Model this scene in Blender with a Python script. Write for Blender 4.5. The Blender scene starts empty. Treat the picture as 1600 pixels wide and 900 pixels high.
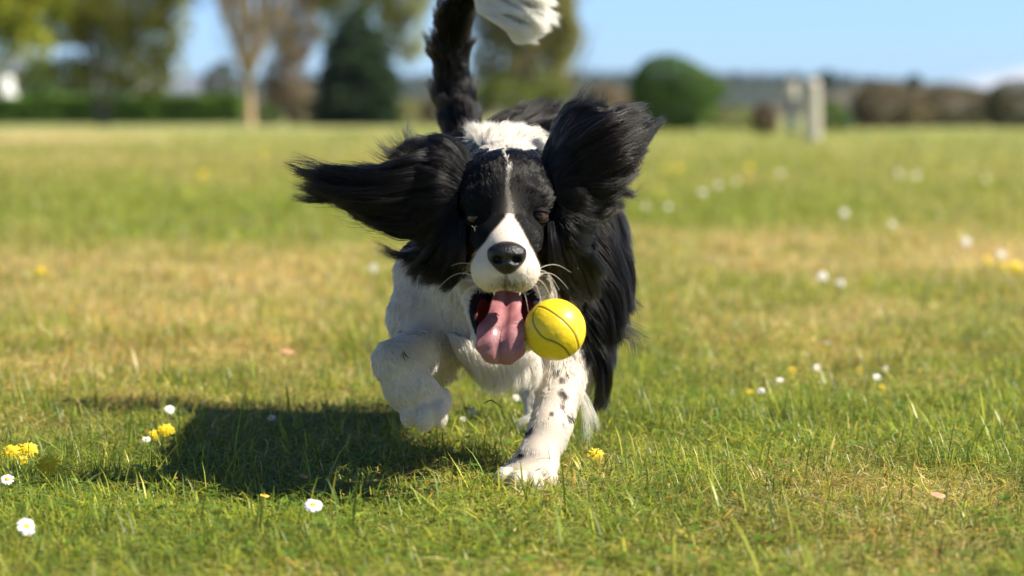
import bpy, math, random
import numpy as np
from mathutils import kdtree, Vector, Matrix

R = math.radians
rng = np.random.default_rng(7)
random.seed(7)
scene = bpy.context.scene

# ------------------------------------------------------------------ camera
F = 85.0 / 36.0 * 1600.0            # focal length in pixels of a 1600 wide frame
CAMZ = 0.39
PITCH = math.atan(270.0 / F)
cam_data = bpy.data.cameras.new('camera')
cam = bpy.data.objects.new('camera', cam_data)
scene.collection.objects.link(cam)
cam.location = (0, 0, CAMZ)
cam.rotation_euler = (R(90) - PITCH, 0, 0)
cam_data.lens = 85
cam_data.sensor_width = 36
cam_data.clip_start = 0.05
cam_data.clip_end = 9000
cam_data.dof.use_dof = True
cam_data.dof.focus_distance = 2.56
cam_data.dof.aperture_fstop = 4.2
cam_data.dof.aperture_blades = 9
scene.camera = cam

# ------------------------------------------------------------------ light
SUN_EL, SUN_AZ = R(45), R(98)      # azimuth from +Y towards +X
world = bpy.data.worlds.new('World'); scene.world = world
world.use_nodes = True
nt = world.node_tree
bg = nt.nodes['Background']
sky = nt.nodes.new('ShaderNodeTexSky')
sky.sky_type = 'NISHITA'; sky.sun_disc = False
sky.sun_elevation = SUN_EL; sky.sun_rotation = SUN_AZ
sky.air_density = 0.95; sky.dust_density = 0.35; sky.ozone_density = 1.5; sky.altitude = 0
# clear spring air: the sky stays blue right down to the hills
geo = nt.nodes.new('ShaderNodeNewGeometry'); sx = nt.nodes.new('ShaderNodeSeparateXYZ')
tcw = nt.nodes.new('ShaderNodeTexCoord'); nt.links.new(tcw.outputs['Generated'], sx.inputs[0])
nt.nodes.remove(geo)
mr = nt.nodes.new('ShaderNodeMapRange'); mr.interpolation_type = 'SMOOTHSTEP'
mr.inputs[1].default_value = 0.05; mr.inputs[2].default_value = 0.26
nt.links.new(sx.outputs['Z'], mr.inputs[0])
cm = nt.nodes.new('ShaderNodeMix'); cm.data_type = 'RGBA'
cm.inputs[6].default_value = (0.36, 0.525, 0.90, 1); cm.inputs[7].default_value = (0.25, 0.28, 0.33, 1)
nt.links.new(mr.outputs[0], cm.inputs[0])
mu = nt.nodes.new('ShaderNodeMix'); mu.data_type = 'RGBA'; mu.blend_type = 'MULTIPLY'; mu.inputs[0].default_value = 1.0
nt.links.new(sky.outputs[0], mu.inputs[6]); nt.links.new(cm.outputs[2], mu.inputs[7])
# a low white cloud far off to the right
cmap = nt.nodes.new('ShaderNodeMapping'); cmap.inputs['Scale'].default_value = (9, 9, 26)
nt.links.new(tcw.outputs['Generated'], cmap.inputs[0])
cn = nt.nodes.new('ShaderNodeTexNoise'); cn.inputs['Scale'].default_value = 2.2; cn.inputs['Detail'].default_value = 6
nt.links.new(cmap.outputs[0], cn.inputs['Vector'])
def wmath(op, a, b=None):
    n = nt.nodes.new('ShaderNodeMath'); n.operation = op
    for i, v in enumerate((a, b)):
        if v is None: continue
        if isinstance(v, (int, float)): n.inputs[i].default_value = v
        else: nt.links.new(v, n.inputs[i])
    return n.outputs[0]
ax = wmath('DIVIDE', wmath('SUBTRACT', sx.outputs['X'], .232), .055)
az_ = wmath('DIVIDE', wmath('SUBTRACT', sx.outputs['Z'], .009), .0125)
rr2 = wmath('ADD', wmath('MULTIPLY', ax, ax), wmath('MULTIPLY', az_, az_))
cl_ = wmath('SUBTRACT', wmath('ADD', wmath('SUBTRACT', 1.0, rr2), wmath('MULTIPLY', cn.outputs[0], 1.6)), .8)
cl2 = nt.nodes.new('ShaderNodeMapRange'); cl2.interpolation_type = 'SMOOTHSTEP'; nt.links.new(cl_, cl2.inputs[0])
cl2.inputs[1].default_value = -.1; cl2.inputs[2].default_value = .9; cl2.inputs[4].default_value = .85
cx_m = nt.nodes.new('ShaderNodeMix'); cx_m.data_type = 'RGBA'
nt.links.new(cl2.outputs[0], cx_m.inputs[0]); nt.links.new(mu.outputs[2], cx_m.inputs[6]); cx_m.inputs[7].default_value = (4.6, 4.4, 4.8, 1)
nt.links.new(cx_m.outputs[2], bg.inputs[0])
bg.inputs[1].default_value = 0.125
sd = bpy.data.lights.new('sun', 'SUN'); sun = bpy.data.objects.new('sun', sd)
scene.collection.objects.link(sun)
sd.energy = 5.0; sd.angle = R(0.53); sd.color = (1.0, 0.94, 0.82)
sdir = Vector((math.cos(SUN_EL) * math.sin(SUN_AZ), math.cos(SUN_EL) * math.cos(SUN_AZ), math.sin(SUN_EL)))
sun.rotation_euler = sdir.to_track_quat('Z', 'Y').to_euler()
sun.location = (3, -2, 5)

vs = scene.view_settings
vs.view_transform = 'Standard'; vs.look = 'None'; vs.gamma = 1.0; vs.use_curve_mapping = False
vs.exposure = 1.02
scene.cycles.use_denoising = True
scene.cycles.max_bounces = 10
scene.cycles.diffuse_bounces = 4
scene.cycles.glossy_bounces = 3
scene.cycles.transmission_bounces = 8
scene.cycles.transparent_max_bounces = 6
scene.cycles.volume_bounces = 0
scene.cycles.sample_clamp_indirect = 4.0
scene.cycles_curves.shape = 'RIBBONS'
scene.cycles_curves.subdivisions = 2

# ------------------------------------------------------------------ helpers
def P(px, py, y):
    """point of the place seen at (px, py) of the 1600x900 photograph, y metres away"""
    dx, dz = (px - 800.0) / F, (450.0 - py) / F
    c, s = math.cos(PITCH), math.sin(PITCH)
    fy, fz = c + dz * s, -s + dz * c
    t = y / fy
    return np.array((t * dx, y, CAMZ + t * fz))

def G(px, py, z=0.0):
    """point of the ground seen at (px, py)"""
    dx, dz = (px - 800.0) / F, (450.0 - py) / F
    c, s = math.cos(PITCH), math.sin(PITCH)
    fy, fz = c + dz * s, -s + dz * c
    t = (z - CAMZ) / fz
    return np.array((t * dx, t * fy, z))

def to_px(p):
    p = np.asarray(p, dtype=np.float64)
    c, s = math.cos(PITCH), math.sin(PITCH)
    x, y, z = p[..., 0], p[..., 1], p[..., 2] - CAMZ
    dep = y * c - z * s
    up = y * s + z * c
    return 800 + x / dep * F, 450 - up / dep * F

def RP(r, y):
    return r * y / F

def norm(v):
    return v / np.maximum(np.linalg.norm(v, axis=-1, keepdims=True), 1e-9)

def tag(o, label=None, cat=None, group=None, kind=None):
    if label: o['label'] = label
    if cat: o['category'] = cat
    if group: o['group'] = group
    if kind: o['kind'] = kind
    return o

def mesh_obj(name, verts, faces, mats=None, parent=None, smooth=True, col=None, midx=None):
    me = bpy.data.meshes.new(name)
    verts = np.asarray(verts, dtype=np.float32)
    if isinstance(faces, np.ndarray):
        n, k = faces.shape
        me.vertices.add(len(verts)); me.vertices.foreach_set('co', verts.ravel())
        me.loops.add(n * k); me.loops.foreach_set('vertex_index', faces.astype(np.int32).ravel())
        me.polygons.add(n); me.polygons.foreach_set('loop_start', np.arange(0, n * k, k, dtype=np.int32))
        me.update(calc_edges=True)
    else:
        me.from_pydata([tuple(map(float, v)) for v in verts], [], faces)
    if smooth is not None:
        me.polygons.foreach_set('use_smooth', np.full(len(me.polygons), bool(smooth)))
    if col is not None:
        a = me.color_attributes.new('Col', 'FLOAT_COLOR', 'POINT')
        c4 = np.ones((len(verts), 4), dtype=np.float32); c4[:, :3] = col
        a.data.foreach_set('color', c4.ravel())
    for m in (mats or []):
        me.materials.append(m)
    if midx is not None:
        me.polygons.foreach_set('material_index', np.asarray(midx, dtype=np.int32))
    me.update()
    o = bpy.data.objects.new(name, me)
    scene.collection.objects.link(o)
    if parent is not None: o.parent = parent
    return o

def empty(name, loc=(0, 0, 0)):
    o = bpy.data.objects.new(name, None)
    o.empty_display_size = 0.1
    o.location = loc
    scene.collection.objects.link(o)
    return o

def local(o, parent):
    """parent o keeping its world place (parents here are only translated)"""
    o.parent = parent
    o.location = Vector(o.location) - Vector(parent.location)
    return o

def curves_obj(name, pts, radius, col, mat, parent=None):
    """pts (n,k,3), radius (n,k), col (n,3): strands as one hair curves object"""
    n, k = pts.shape[:2]
    cu = bpy.data.hair_curves.new(name)
    cu.add_curves([k] * n)
    cu.attributes['position'].data.foreach_set('vector', pts.astype(np.float32).ravel())
    ra = cu.attributes.get('radius') or cu.attributes.new('radius', 'FLOAT', 'POINT')
    ra.data.foreach_set('value', radius.astype(np.float32).ravel())
    ca = cu.attributes.new('Col', 'FLOAT_COLOR', 'CURVE')
    c4 = np.ones((n, 4), dtype=np.float32); c4[:, :3] = col
    ca.data.foreach_set('color', c4.ravel())
    cu.materials.append(mat)
    o = bpy.data.objects.new(name, cu)
    scene.collection.objects.link(o)
    if parent is not None: local(o, parent)
    return o

def new_mat(name):
    m = bpy.data.materials.new(name); m.use_nodes = True
    t = m.node_tree
    b = t.nodes['Principled BSDF']
    return m, t, b

def plain_mat(name, col, rough=0.6, spec=0.5, noise=0.0, scale=20.0, bump=0.0, coat=0.0, sss=0.0):
    m, t, b = new_mat(name)
    b.inputs['Base Color'].default_value = (*col, 1)
    b.inputs['Roughness'].default_value = rough
    b.inputs['Specular IOR Level'].default_value = spec
    b.inputs['Coat Weight'].default_value = coat
    if sss: 
        b.inputs['Subsurface Weight'].default_value = sss
        b.inputs['Subsurface Radius'].default_value = (0.004, 0.002, 0.001)
        b.inputs['Subsurface Scale'].default_value = 1.0
    if noise or bump:
        tc = t.nodes.new('ShaderNodeTexCoord')
        nz = t.nodes.new('ShaderNodeTexNoise'); nz.inputs['Scale'].default_value = scale
        nz.inputs['Detail'].default_value = 6
        t.links.new(tc.outputs['Object'], nz.inputs['Vector'])
        if noise:
            r = t.nodes.new('ShaderNodeValToRGB')
            r.color_ramp.elements[0].position = 0.3; r.color_ramp.elements[1].position = 0.7
            r.color_ramp.elements[0].color = (*[c * (1 - noise) for c in col], 1)
            r.color_ramp.elements[1].color = (*[min(1, c * (1 + noise)) for c in col], 1)
            t.links.new(nz.outputs[0], r.inputs[0]); t.links.new(r.outputs[0], b.inputs['Base Color'])
        if bump:
            bp = t.nodes.new('ShaderNodeBump'); bp.inputs['Strength'].default_value = bump
            bp.inputs['Distance'].default_value = 0.002
            t.links.new(nz.outputs[0], bp.inputs['Height']); t.links.new(bp.outputs[0], b.inputs['Normal'])
    return m

def leaf_mat(name, trans=0.35, rough=0.5, spec=0.3):
    """per-vertex colour, part of the light shining through the blade or leaf"""
    m, t, b = new_mat(name)
    at = t.nodes.new('ShaderNodeAttribute'); at.attribute_name = 'Col'
    t.links.new(at.outputs['Color'], b.inputs['Base Color'])
    b.inputs['Roughness'].default_value = rough
    b.inputs['Specular IOR Level'].default_value = spec
    tr = t.nodes.new('ShaderNodeBsdfTranslucent')
    t.links.new(at.outputs['Color'], tr.inputs['Color'])
    mx = t.nodes.new('ShaderNodeMixShader'); mx.inputs[0].default_value = trans
    t.links.new(b.outputs[0], mx.inputs[1]); t.links.new(tr.outputs[0], mx.inputs[2])
    out = t.nodes['Material Output']
    t.links.new(mx.outputs[0], out.inputs['Surface'])
    return m

def vnoise(p, scale, seed=0):
    """smooth value noise in numpy, about -1..1; p (n,d) with d 2 or 3"""
    p = np.asarray(p, dtype=np.float64) * scale + 37.7 + seed * 11.3
    if p.shape[1] == 2: p = np.c_[p, np.zeros(len(p))]
    i = np.floor(p).astype(np.int64); f = p - i; f = f * f * (3 - 2 * f)
    def h(a, b, c):
        v = (a * 374761393 + b * 668265263 + c * 2147483647 + seed * 974634777) & 0x7fffffff
        v = ((v ^ (v >> 13)) * 1274126177) & 0x7fffffff
        v = (v ^ (v >> 16)) & 0xffff
        return v / 32767.5 - 1.0
    r = 0
    for dx in (0, 1):
        for dy in (0, 1):
            for dz in (0, 1):
                w = (f[:, 0] if dx else 1 - f[:, 0]) * (f[:, 1] if dy else 1 - f[:, 1]) * (f[:, 2] if dz else 1 - f[:, 2])
                r = r + w * h(i[:, 0] + dx, i[:, 1] + dy, i[:, 2] + dz)
    return r
def sstep(a, b, x):
    t = np.clip((x - a) / (b - a), 0, 1); return t * t * (3 - 2 * t)
NHAIR, GRASS, HAZE = 260000, 1.0, 0.00012
# ------------------------------------------------------------------ ground, grass
DRY = [  # px, py, rx, ry, dryness (+) or lushness (-): patches of the field
 (180, 430, 420, 42, .50), (420, 440, 160, 30, .25), (250, 530, 420, 60, .15), (60, 216, 170, 9, .9), (520, 215, 200, 10, .15), (300, 252, 400, 12, .22),
 (300, 335, 420, 40, -.35), (620, 330, 160, 30, -.1), (1180, 332, 330, 26, -.45), (1280, 255, 380, 14, -.10), (1300, 375, 300, 22, .36), (1250, 430, 320, 30, .18),
 (1560, 400, 130, 40, .45), (1140, 560, 240, 60, .14), (1400, 530, 240, 50, .12), (1230, 640, 460, 60, -.30), (1450, 700, 260, 60, -.15), (250, 650, 300, 40, .05),
 (300, 820, 520, 110, -.50), (60, 720, 240, 40, -.1), (1330, 770, 170, 26, .40), (1000, 860, 420, 60, .10), (900, 760, 140, 40, .05), (1500, 860, 200, 50, .15), (1000, 228, 700, 9, .05), (700, 222, 900, 10, -.05)]
def dryness(x, y):
    p = np.c_[x, y, np.zeros_like(x)]
    px, py = to_px(p)
    yy = np.minimum(y, 400)
    q = np.c_[x, yy * .8]
    d = .46 + .20 * vnoise(q, 1.6, 4) + .22 * vnoise(q, 5, 5) + .20 * vnoise(q, 16, 6)
    for a, b, rx, ry, v in DRY:
        wob = 1 + .3 * vnoise(q, 3.0, 8)
        d = d + v * np.exp(-(((px - a) / rx) ** 2 + ((py - b) / ry) ** 2) * wob)
    return np.clip(d, 0, 1.2)

LUSH = np.array([(.245, .325, .028), (.35, .40, .034), (.10, .17, .018), (.50, .49, .060), (.20, .28, .055)])
STRAW = np.array([(.70, .54, .19), (.72, .42, .10), (.58, .49, .10), (.80, .66, .34), (.38, .23, .08)])

m_ground, t_, b_ = new_mat('field_soil')
at_ = t_.nodes.new('ShaderNodeAttribute'); at_.attribute_name = 'Col'
nz = t_.nodes.new('ShaderNodeTexNoise'); nz.inputs['Scale'].default_value = 60; nz.inputs['Detail'].default_value = 8
tc_ = t_.nodes.new('ShaderNodeTexCoord'); t_.links.new(tc_.outputs['Object'], nz.inputs['Vector'])
rp = t_.nodes.new('ShaderNodeValToRGB'); t_.links.new(nz.outputs[0], rp.inputs[0])
rp.color_ramp.elements[0].position = .3; rp.color_ramp.elements[0].color = (.55, .55, .55, 1)
rp.color_ramp.elements[1].position = .75; rp.color_ramp.elements[1].color = (1.3, 1.3, 1.3, 1)
mx_ = t_.nodes.new('ShaderNodeMix'); mx_.data_type = 'RGBA'; mx_.blend_type = 'MULTIPLY'; mx_.inputs[0].default_value = 1
t_.links.new(at_.outputs['Color'], mx_.inputs[6]); t_.links.new(rp.outputs[0], mx_.inputs[7]); t_.links.new(mx_.outputs[2], b_.inputs['Base Color'])
b_.inputs['Roughness'].default_value = .95; b_.inputs['Specular IOR Level'].default_value = .1
gy_ = np.concatenate([np.linspace(-6, 1.4, 10), np.exp(np.linspace(math.log(1.5), math.log(60), 260)), np.exp(np.linspace(math.log(62), math.log(4000), 40))])
gu = np.linspace(-1, 1, 141)
gu = np.sign(gu) * (np.abs(gu) * .25 + np.abs(gu) ** 4 * .75)
GX = gu[None, :] * (4 + np.maximum(gy_, 0) * 1.2)[:, None]; GY = np.repeat(gy_[:, None], len(gu), 1)
x, y = GX.ravel(), GY.ravel()
dr = dryness(x, y)[:, None]
far = sstep(12, 45, y)[:, None]
under = np.array((.17, .19, .03)) * (1 - dr) + np.array((.34, .27, .11)) * dr
farc = np.array((.20, .275, .075)) * (1 - dr) + np.array((.40, .35, .16)) * dr
farc = farc * (1 + .22 * vnoise(np.c_[x, y * .5], .35, 9) + .14 * vnoise(np.c_[x, y * .4], 1.3, 10))[:, None]
gc = under * (1 - far) + farc * far
nr, nc_ = GX.shape
ii = np.arange((nr - 1) * nc_).reshape(nr - 1, nc_)[:, :-1].ravel()
ground = mesh_obj('ground', np.c_[x, y, np.zeros_like(x)], np.c_[ii, ii + 1, ii + nc_ + 1, ii + nc_], [m_ground], col=gc)
tag(ground, 'grassy field', kind='structure')

def blades(n, ylo, yhi, rho_pow, hscale=1.0, wscale=1.0, side=.35, flat=.3, seed=0):
    r = np.random.default_rng(seed)
    ys = np.linspace(ylo, yhi, 4000)
    wd = .4235 * ys + 2 * side
    pdf = wd * np.where(ys < 3.2, 1, (3.2 / ys) ** rho_pow)
    cdf = np.cumsum(pdf); cdf /= cdf[-1]
    y = np.interp(r.random(n), cdf, ys)
    x = (r.random(n) - .5) * (.4235 * y + 2 * side)
    k = np.maximum(1, y / 3.2)
    # tufts: pull roots together a little
    tx = vnoise(np.c_[x, y], 22, seed + 1); ty = vnoise(np.c_[x, y], 22, seed + 2)
    x = x + tx * .010 * k; y = y + ty * .010 * k
    d = dryness(x, y)
    dn = d + r.normal(0, .28, n)
    dead = dn > .62
    tall = .8 + .35 * vnoise(np.c_[x, y], 4, seed + 3) + .25 * vnoise(np.c_[x, y], 15, seed + 5) - .22 * (d - .4)
    L = r.gamma(7, 1 / 7, n) * .026 * hscale * np.clip(tall, .45, 1.5) * k ** .35
    L[dead] *= .85
    W = r.uniform(.6, 1.35, n) * .0012 * wscale * k ** .85
    az = r.uniform(0, 2 * math.pi, n)
    lean = np.where(r.random(n) < np.where(dead, flat + .35, flat), r.uniform(1.1, 1.5, n), r.uniform(.1, .95, n))
    bend = r.uniform(.1, .9, n)
    h = np.c_[np.cos(az), np.sin(az), np.zeros(n)]
    sd_ = np.c_[-np.sin(az), np.cos(az), np.zeros(n)]
    tw = r.normal(0, .5, n)[:, None]
    up = np.array((0, 0, 1.0))
    pos = np.c_[x, y, r.uniform(-.004, .003, n)]
    pos[lean > 1.1, 2] += r.uniform(0, .014, (lean > 1.1).sum())
    V = np.zeros((n, 7, 3), np.float32); cur = pos.copy()
    wp = [1, .95, .7]
    for s in range(4):
        a = np.minimum(lean + bend * (s / 3) ** 1.3, 1.75)[:, None]
        if s < 3:
            V[:, 2 * s] = cur - sd_ * (W * wp[s] / 2)[:, None]
            V[:, 2 * s + 1] = cur + (sd_ + up * tw * .4) * (W * wp[s] / 2)[:, None]
        else: V[:, 6] = cur
        cur = cur + (h * np.sin(a) + up * np.cos(a)) * (L / 3)[:, None]
    V[:, :, 2] = np.maximum(V[:, :, 2], -.003)
    c = np.where(dead[:, None], STRAW[r.integers(0, 5, n)], LUSH[r.integers(0, 5, n)])
    mixd = np.clip(dn, 0, .6)[:, None] * (~dead)[:, None] * .45
    c = c * (1 - mixd) + np.array((.34, .32, .08)) * mixd
    c = c * r.uniform(.5, 1.5, (n, 1)) * (1 + .22 * vnoise(np.c_[x, y], 9, seed + 7))[:, None]
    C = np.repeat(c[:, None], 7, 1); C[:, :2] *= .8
    tip = r.random(n) < .3
    C[tip, 6] = C[tip, 6] * .4 + np.array((.45, .34, .13)) * .6
    base = (np.arange(n) * 7)[:, None, None]
    T = np.array([(0, 1, 3), (0, 3, 2), (2, 3, 5), (2, 5, 4), (4, 5, 6)])[None]
    return V.reshape(-1, 3), (base + T).reshape(-1, 3), C.reshape(-1, 3)

m_grass = leaf_mat('grass_blades', .48, .40, .4)
GR = GRASS
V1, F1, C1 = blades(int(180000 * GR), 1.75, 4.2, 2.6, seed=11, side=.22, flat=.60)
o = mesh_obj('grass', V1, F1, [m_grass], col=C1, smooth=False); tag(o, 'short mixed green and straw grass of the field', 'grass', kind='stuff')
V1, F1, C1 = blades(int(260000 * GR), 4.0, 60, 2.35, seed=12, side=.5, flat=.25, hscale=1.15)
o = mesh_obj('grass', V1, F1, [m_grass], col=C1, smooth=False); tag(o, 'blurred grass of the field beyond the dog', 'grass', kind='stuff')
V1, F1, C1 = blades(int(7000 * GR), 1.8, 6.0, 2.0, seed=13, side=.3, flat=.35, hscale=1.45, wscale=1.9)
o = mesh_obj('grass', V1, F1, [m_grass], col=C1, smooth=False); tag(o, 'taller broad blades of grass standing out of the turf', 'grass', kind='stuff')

# small broad leaves (clover, daisy rosettes) low in the turf
def rosettes(n, seed):
    r = np.random.default_rng(seed)
    y = 1.8 + (r.random(n) ** 1.3) * 3.4; x = (r.random(n) - .5) * (.4235 * y + .4)
    keep = dryness(x, y) + r.normal(0, .2, n) < .45
    x, y = x[keep], y[keep]; V, Fq, C = [], [], []
    b = 0
    for xi, yi in zip(x, y):
        m = r.integers(2, 5); a0 = r.uniform(0, 6.28); z0 = r.uniform(.004, .018); c = np.array((.15, .25, .03)) * r.uniform(.6, 1.35)
        for q in range(m):
            a = a0 + q * 6.28 / m + r.normal(0, .2); l = r.uniform(.005, .011); w = l * .45; el_ = r.uniform(-.1, .5)
            d_ = np.array((math.cos(a) * math.cos(el_), math.sin(a) * math.cos(el_), math.sin(el_))); s_ = np.array((-math.sin(a), math.cos(a), 0))
            o_ = np.array((xi, yi, z0))
            V += [o_, o_ + d_ * l * .5 + s_ * w, o_ + d_ * l, o_ + d_ * l * .5 - s_ * w]; C += [c] * 4
            Fq.append((b, b + 1, b + 2, b + 3)); b += 4
    return np.array(V), np.array(Fq), np.array(C)
V1, F1, C1 = rosettes(int(5000 * GR), 21)
o = mesh_obj('clover', V1, F1, [m_grass], col=C1, smooth=False); tag(o, 'small clover and daisy leaves low in the turf', 'clover', kind='stuff')

# ------------------------------------------------------------------ trees and shrubs
def tube_rings(p, r, n=6):
    p = np.asarray(p); t = norm(np.gradient(p, axis=0))
    ref = np.array((.3, .9, .1)); s = norm(np.cross(t, ref)); u = np.cross(s, t)
    a = np.linspace(0, 2 * math.pi, n, endpoint=False)
    return (p[:, None] + (s[:, None] * np.cos(a)[None, :, None] + u[:, None] * np.sin(a)[None, :, None]) * np.asarray(r)[:, None, None]).reshape(-1, 3)
class Tubes:
    def __init__(s): s.v, s.f, s.n = [], [], 0
    def add(s, p, r, n=6):
        v = tube_rings(p, r, n); m = len(p)
        a = np.arange((m - 1) * n); j = a % n
        b = a - j + (j + 1) % n
        s.f.append(np.c_[a, b, b + n, a + n] + s.n); s.v.append(v); s.n += len(v)
    def get(s): return np.concatenate(s.v), np.concatenate(s.f)

def limbs(T, r, base, direc, length, rad, depth, spread, nb, ends, curve=.25, sides=7, upward=.35):
    k = 6
    d = direc / np.linalg.norm(direc); p = [base]; cur = np.array(base, float)
    for i in range(k):
        d = d + r.normal(0, curve, 3) * .3 + np.array((0, 0, upward * .12)); d /= np.linalg.norm(d)
        cur = cur + d * length / k; p.append(cur.copy())
    p = np.array(p)
    T.add(p, np.linspace(rad, rad * (.55 if depth else .2), k + 1), sides)
    if depth == 0: ends.append(p[-1]); ends.append(p[3]); return
    for b in range(nb):
        f = r.uniform(.45, 1.0) if b else 1.0
        i = int(f * k); st = p[i]
        a = r.uniform(0, 6.28); v = np.array((math.cos(a), math.sin(a), 0))
        nd = d + v * spread * r.uniform(.6, 1.3) + np.array((0, 0, upward * .3))
        limbs(T, r, st, nd, length * r.uniform(.55, .8), rad * r.uniform(.4, .6), depth - 1, spread, nb, ends, curve, max(4, sides - 1), upward)

def leaf_cloud(r, n, blobs, size, cols, shell=.5, ragged=.25, normals_out=.4):
    bl = np.array([(*b[0], *b[1]) for b in blobs]); vol = bl[:, 3] * bl[:, 4] * bl[:, 5]
    ix = r.choice(len(bl), n, p=vol / vol.sum())
    d = norm(r.normal(0, 1, (n, 3)))
    rad = r.random(n) ** (1 / 3 * (1 - shell) + .02) if shell < 1 else np.ones(n)
    q = bl[ix, :3] + d * rad[:, None] * bl[ix, 3:6]
    rr = np.abs(bl[ix, 3])
    q = q + np.c_[vnoise(q, 1.2, 3), vnoise(q, 1.2, 4), vnoise(q, 1.2, 5)] * (rr * ragged)[:, None]
    keep = vnoise(q, .9 / max(.3, np.mean(rr) * .5), 8) + vnoise(q, 2.4, 9) * .5 > -.55
    q = q[keep]; d = d[keep]; ix = ix[keep]; n = len(q)
    nn = norm(d * normals_out + r.normal(0, .6, (n, 3)) + np.array((0, 0, .3)))
    s = norm(np.cross(nn, r.normal(0, 1, (n, 3)))); u = np.cross(nn, s)
    sz = (size * r.uniform(.6, 1.4, n))[:, None]
    V = np.stack([q - s * sz * .5, q + u * sz * .32, q + s * sz * .5, q - u * sz * .32], 1)
    c = np.array(cols)[r.integers(0, len(cols), n)] * r.uniform(.7, 1.3, (n, 1)) * (1 + .25 * vnoise(q, 1.1, 13))[:, None]
    return V.reshape(-1, 3), np.arange(n * 4).reshape(-1, 4), np.repeat(c, 4, 0)

m_leaf = leaf_mat('tree_leaves', .35, .6, .25)
def bark(name, col): return plain_mat(name, col, rough=.9, spec=.2, noise=.35, scale=6, bump=.5)
m_bark = bark('bark_grey_brown', (.17, .13, .09)); m_bark_tan = bark('bark_tan', (.40, .29, .16)); m_bark_olive = bark('bark_olive', (.22, .18, .10))
GREENS = {'olive': [(.27, .28, .04), (.34, .33, .05), (.20, .21, .035), (.34, .28, .07)],
          'yellow': [(.46, .47, .030), (.36, .40, .025), (.54, .50, .05), (.28, .32, .03)],
          'conifer': [(.028, .060, .018), (.040, .080, .022), (.022, .045, .014), (.045, .07, .03)],
          'hedge': [(.12, .22, .018), (.16, .28, .02), (.08, .15, .014)],
          'bush': [(.085, .165, .026), (.11, .20, .032), (.06, .12, .022), (.13, .21, .035)],
          'brown': [(.27, .20, .11), (.21, .155, .09), (.32, .23, .13), (.17, .14, .08)],
          'heather': [(.19, .125, .075), (.23, .15, .09), (.14, .11, .065), (.16, .17, .06)],
          'far': [(.05, .07, .035), (.07, .08, .04), (.04, .06, .035)]}

def tree(name, label, px, dist, height, trunk_r, blobs, n, size, cols, bk, seed, depth=2, nb=3, spread=.7, trunk_h=.35, stems=1, upward=.35, group=None, cat='tree', lean=0, shell=.35, fan=0):
    r = np.random.default_rng(seed)
    base = P(px, 200, dist); base[2] = 0
    root = empty(name, base); tag(root, label, cat, group)
    T = Tubes(); ends = []
    for s in range(stems):
        a = s * 6.28 / max(1, stems) + .6
        off = np.array((math.cos(a), math.sin(a) * .5, 0)) * trunk_r * (.9 if stems > 1 else 0)
        d0 = np.array((off[0] * .5 + lean, off[1] * .5, 1.0))
        limbs(T, r, np.array((0, 0, -.1)) + off, d0, height * trunk_h, trunk_r * (1 if stems == 1 else .7), depth, spread, nb, ends, upward=upward)
    for q in range(fan):
        a = q * 6.28 / fan + r.normal(0, .2); z0 = height * trunk_h * r.uniform(.75, 1.0)
        limbs(T, r, np.array((0, 0, z0)), np.array((math.cos(a) * .36, math.sin(a) * .36, 1.0)) , height * r.uniform(.45, .6), trunk_r * .36, 2, .30, 5, ends, sides=6, upward=.5)
    v, f = T.get()
    mesh_obj('trunk', v, f, [bk], root)
    bl = [((P(bx, by, dist)[0] - base[0], dy, P(bx, by, dist)[2]), (RP(rx, dist), RP(max(rx, 30) * .8, dist), RP(ry, dist))) for bx, by, rx, ry, dy in blobs]
    v, f, c = leaf_cloud(r, n, bl, size, cols, shell=shell)
    mesh_obj('crown', v, f, [m_leaf], root, smooth=False, col=c)
    return root

G_ = GREENS
tree('deciduous_tree', 'yellow-green leafy tree at the far left edge above the hedge', -30, 84, 9, .22,
     [(-20, -60, 120, 110, 0), (30, 20, 70, 60, 1), (60, 70, 36, 34, -1), (-10, 80, 50, 36, 0), (70, -20, 60, 60, 0), (60, 110, 60, 20, 2)], 20000, .20, G_['yellow'], m_bark, 31)
tree('deciduous_tree', 'olive-green tree with forked multi-stem trunk in front of the hedge', 160, 86, 8, .17,
     [(185, -40, 120, 110, 0), (140, 40, 70, 50, 1), (230, 60, 58, 60, -1), (190, 110, 80, 32, 0), (262, 20, 32, 70, 1), (270, 100, 26, 26, 0), (110, 110, 40, 30, 0), (230, 120, 50, 22, 0)], 20000, .19, G_['olive'] + G_['yellow'][:1], m_bark_olive, 32, stems=3, trunk_h=.40)
tree('bare_tree', 'tan bare tree with upswept branches and only a haze of twigs', 388, 84, 10, .27,
     [(395, -60, 95, 110, 0), (370, 60, 38, 50, 0), (420, 50, 40, 60, 0)], 6000, .10, G_['brown'] + G_['olive'][:1], m_bark_tan, 33, stems=1, depth=0, trunk_h=.17, upward=.9, fan=11)
tree('bare_tree', 'brown twiggy tree between the tan bare tree and the conifer', 455, 96, 8, .16,
     [(455, 20, 45, 90, 0), (450, 120, 40, 60, 0), (470, -60, 60, 60, 0), (440, 165, 36, 26, 0)], 14000, .14, G_['brown'], m_bark, 34, depth=3, nb=3, spread=.5, upward=.6)
tree('deciduous_tree', 'tall yellowish-green tree rising behind the dark conifer', 600, 118, 14, .25,
     [(620, -30, 60, 70, 0), (540, -40, 70, 60, 0), (610, 40, 26, 30, 0), (500, 20, 30, 50, 0), (640, 60, 26, 50, 0)], 13000, .22, G_['olive'] + G_['yellow'][1:2], m_bark, 35)
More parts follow.
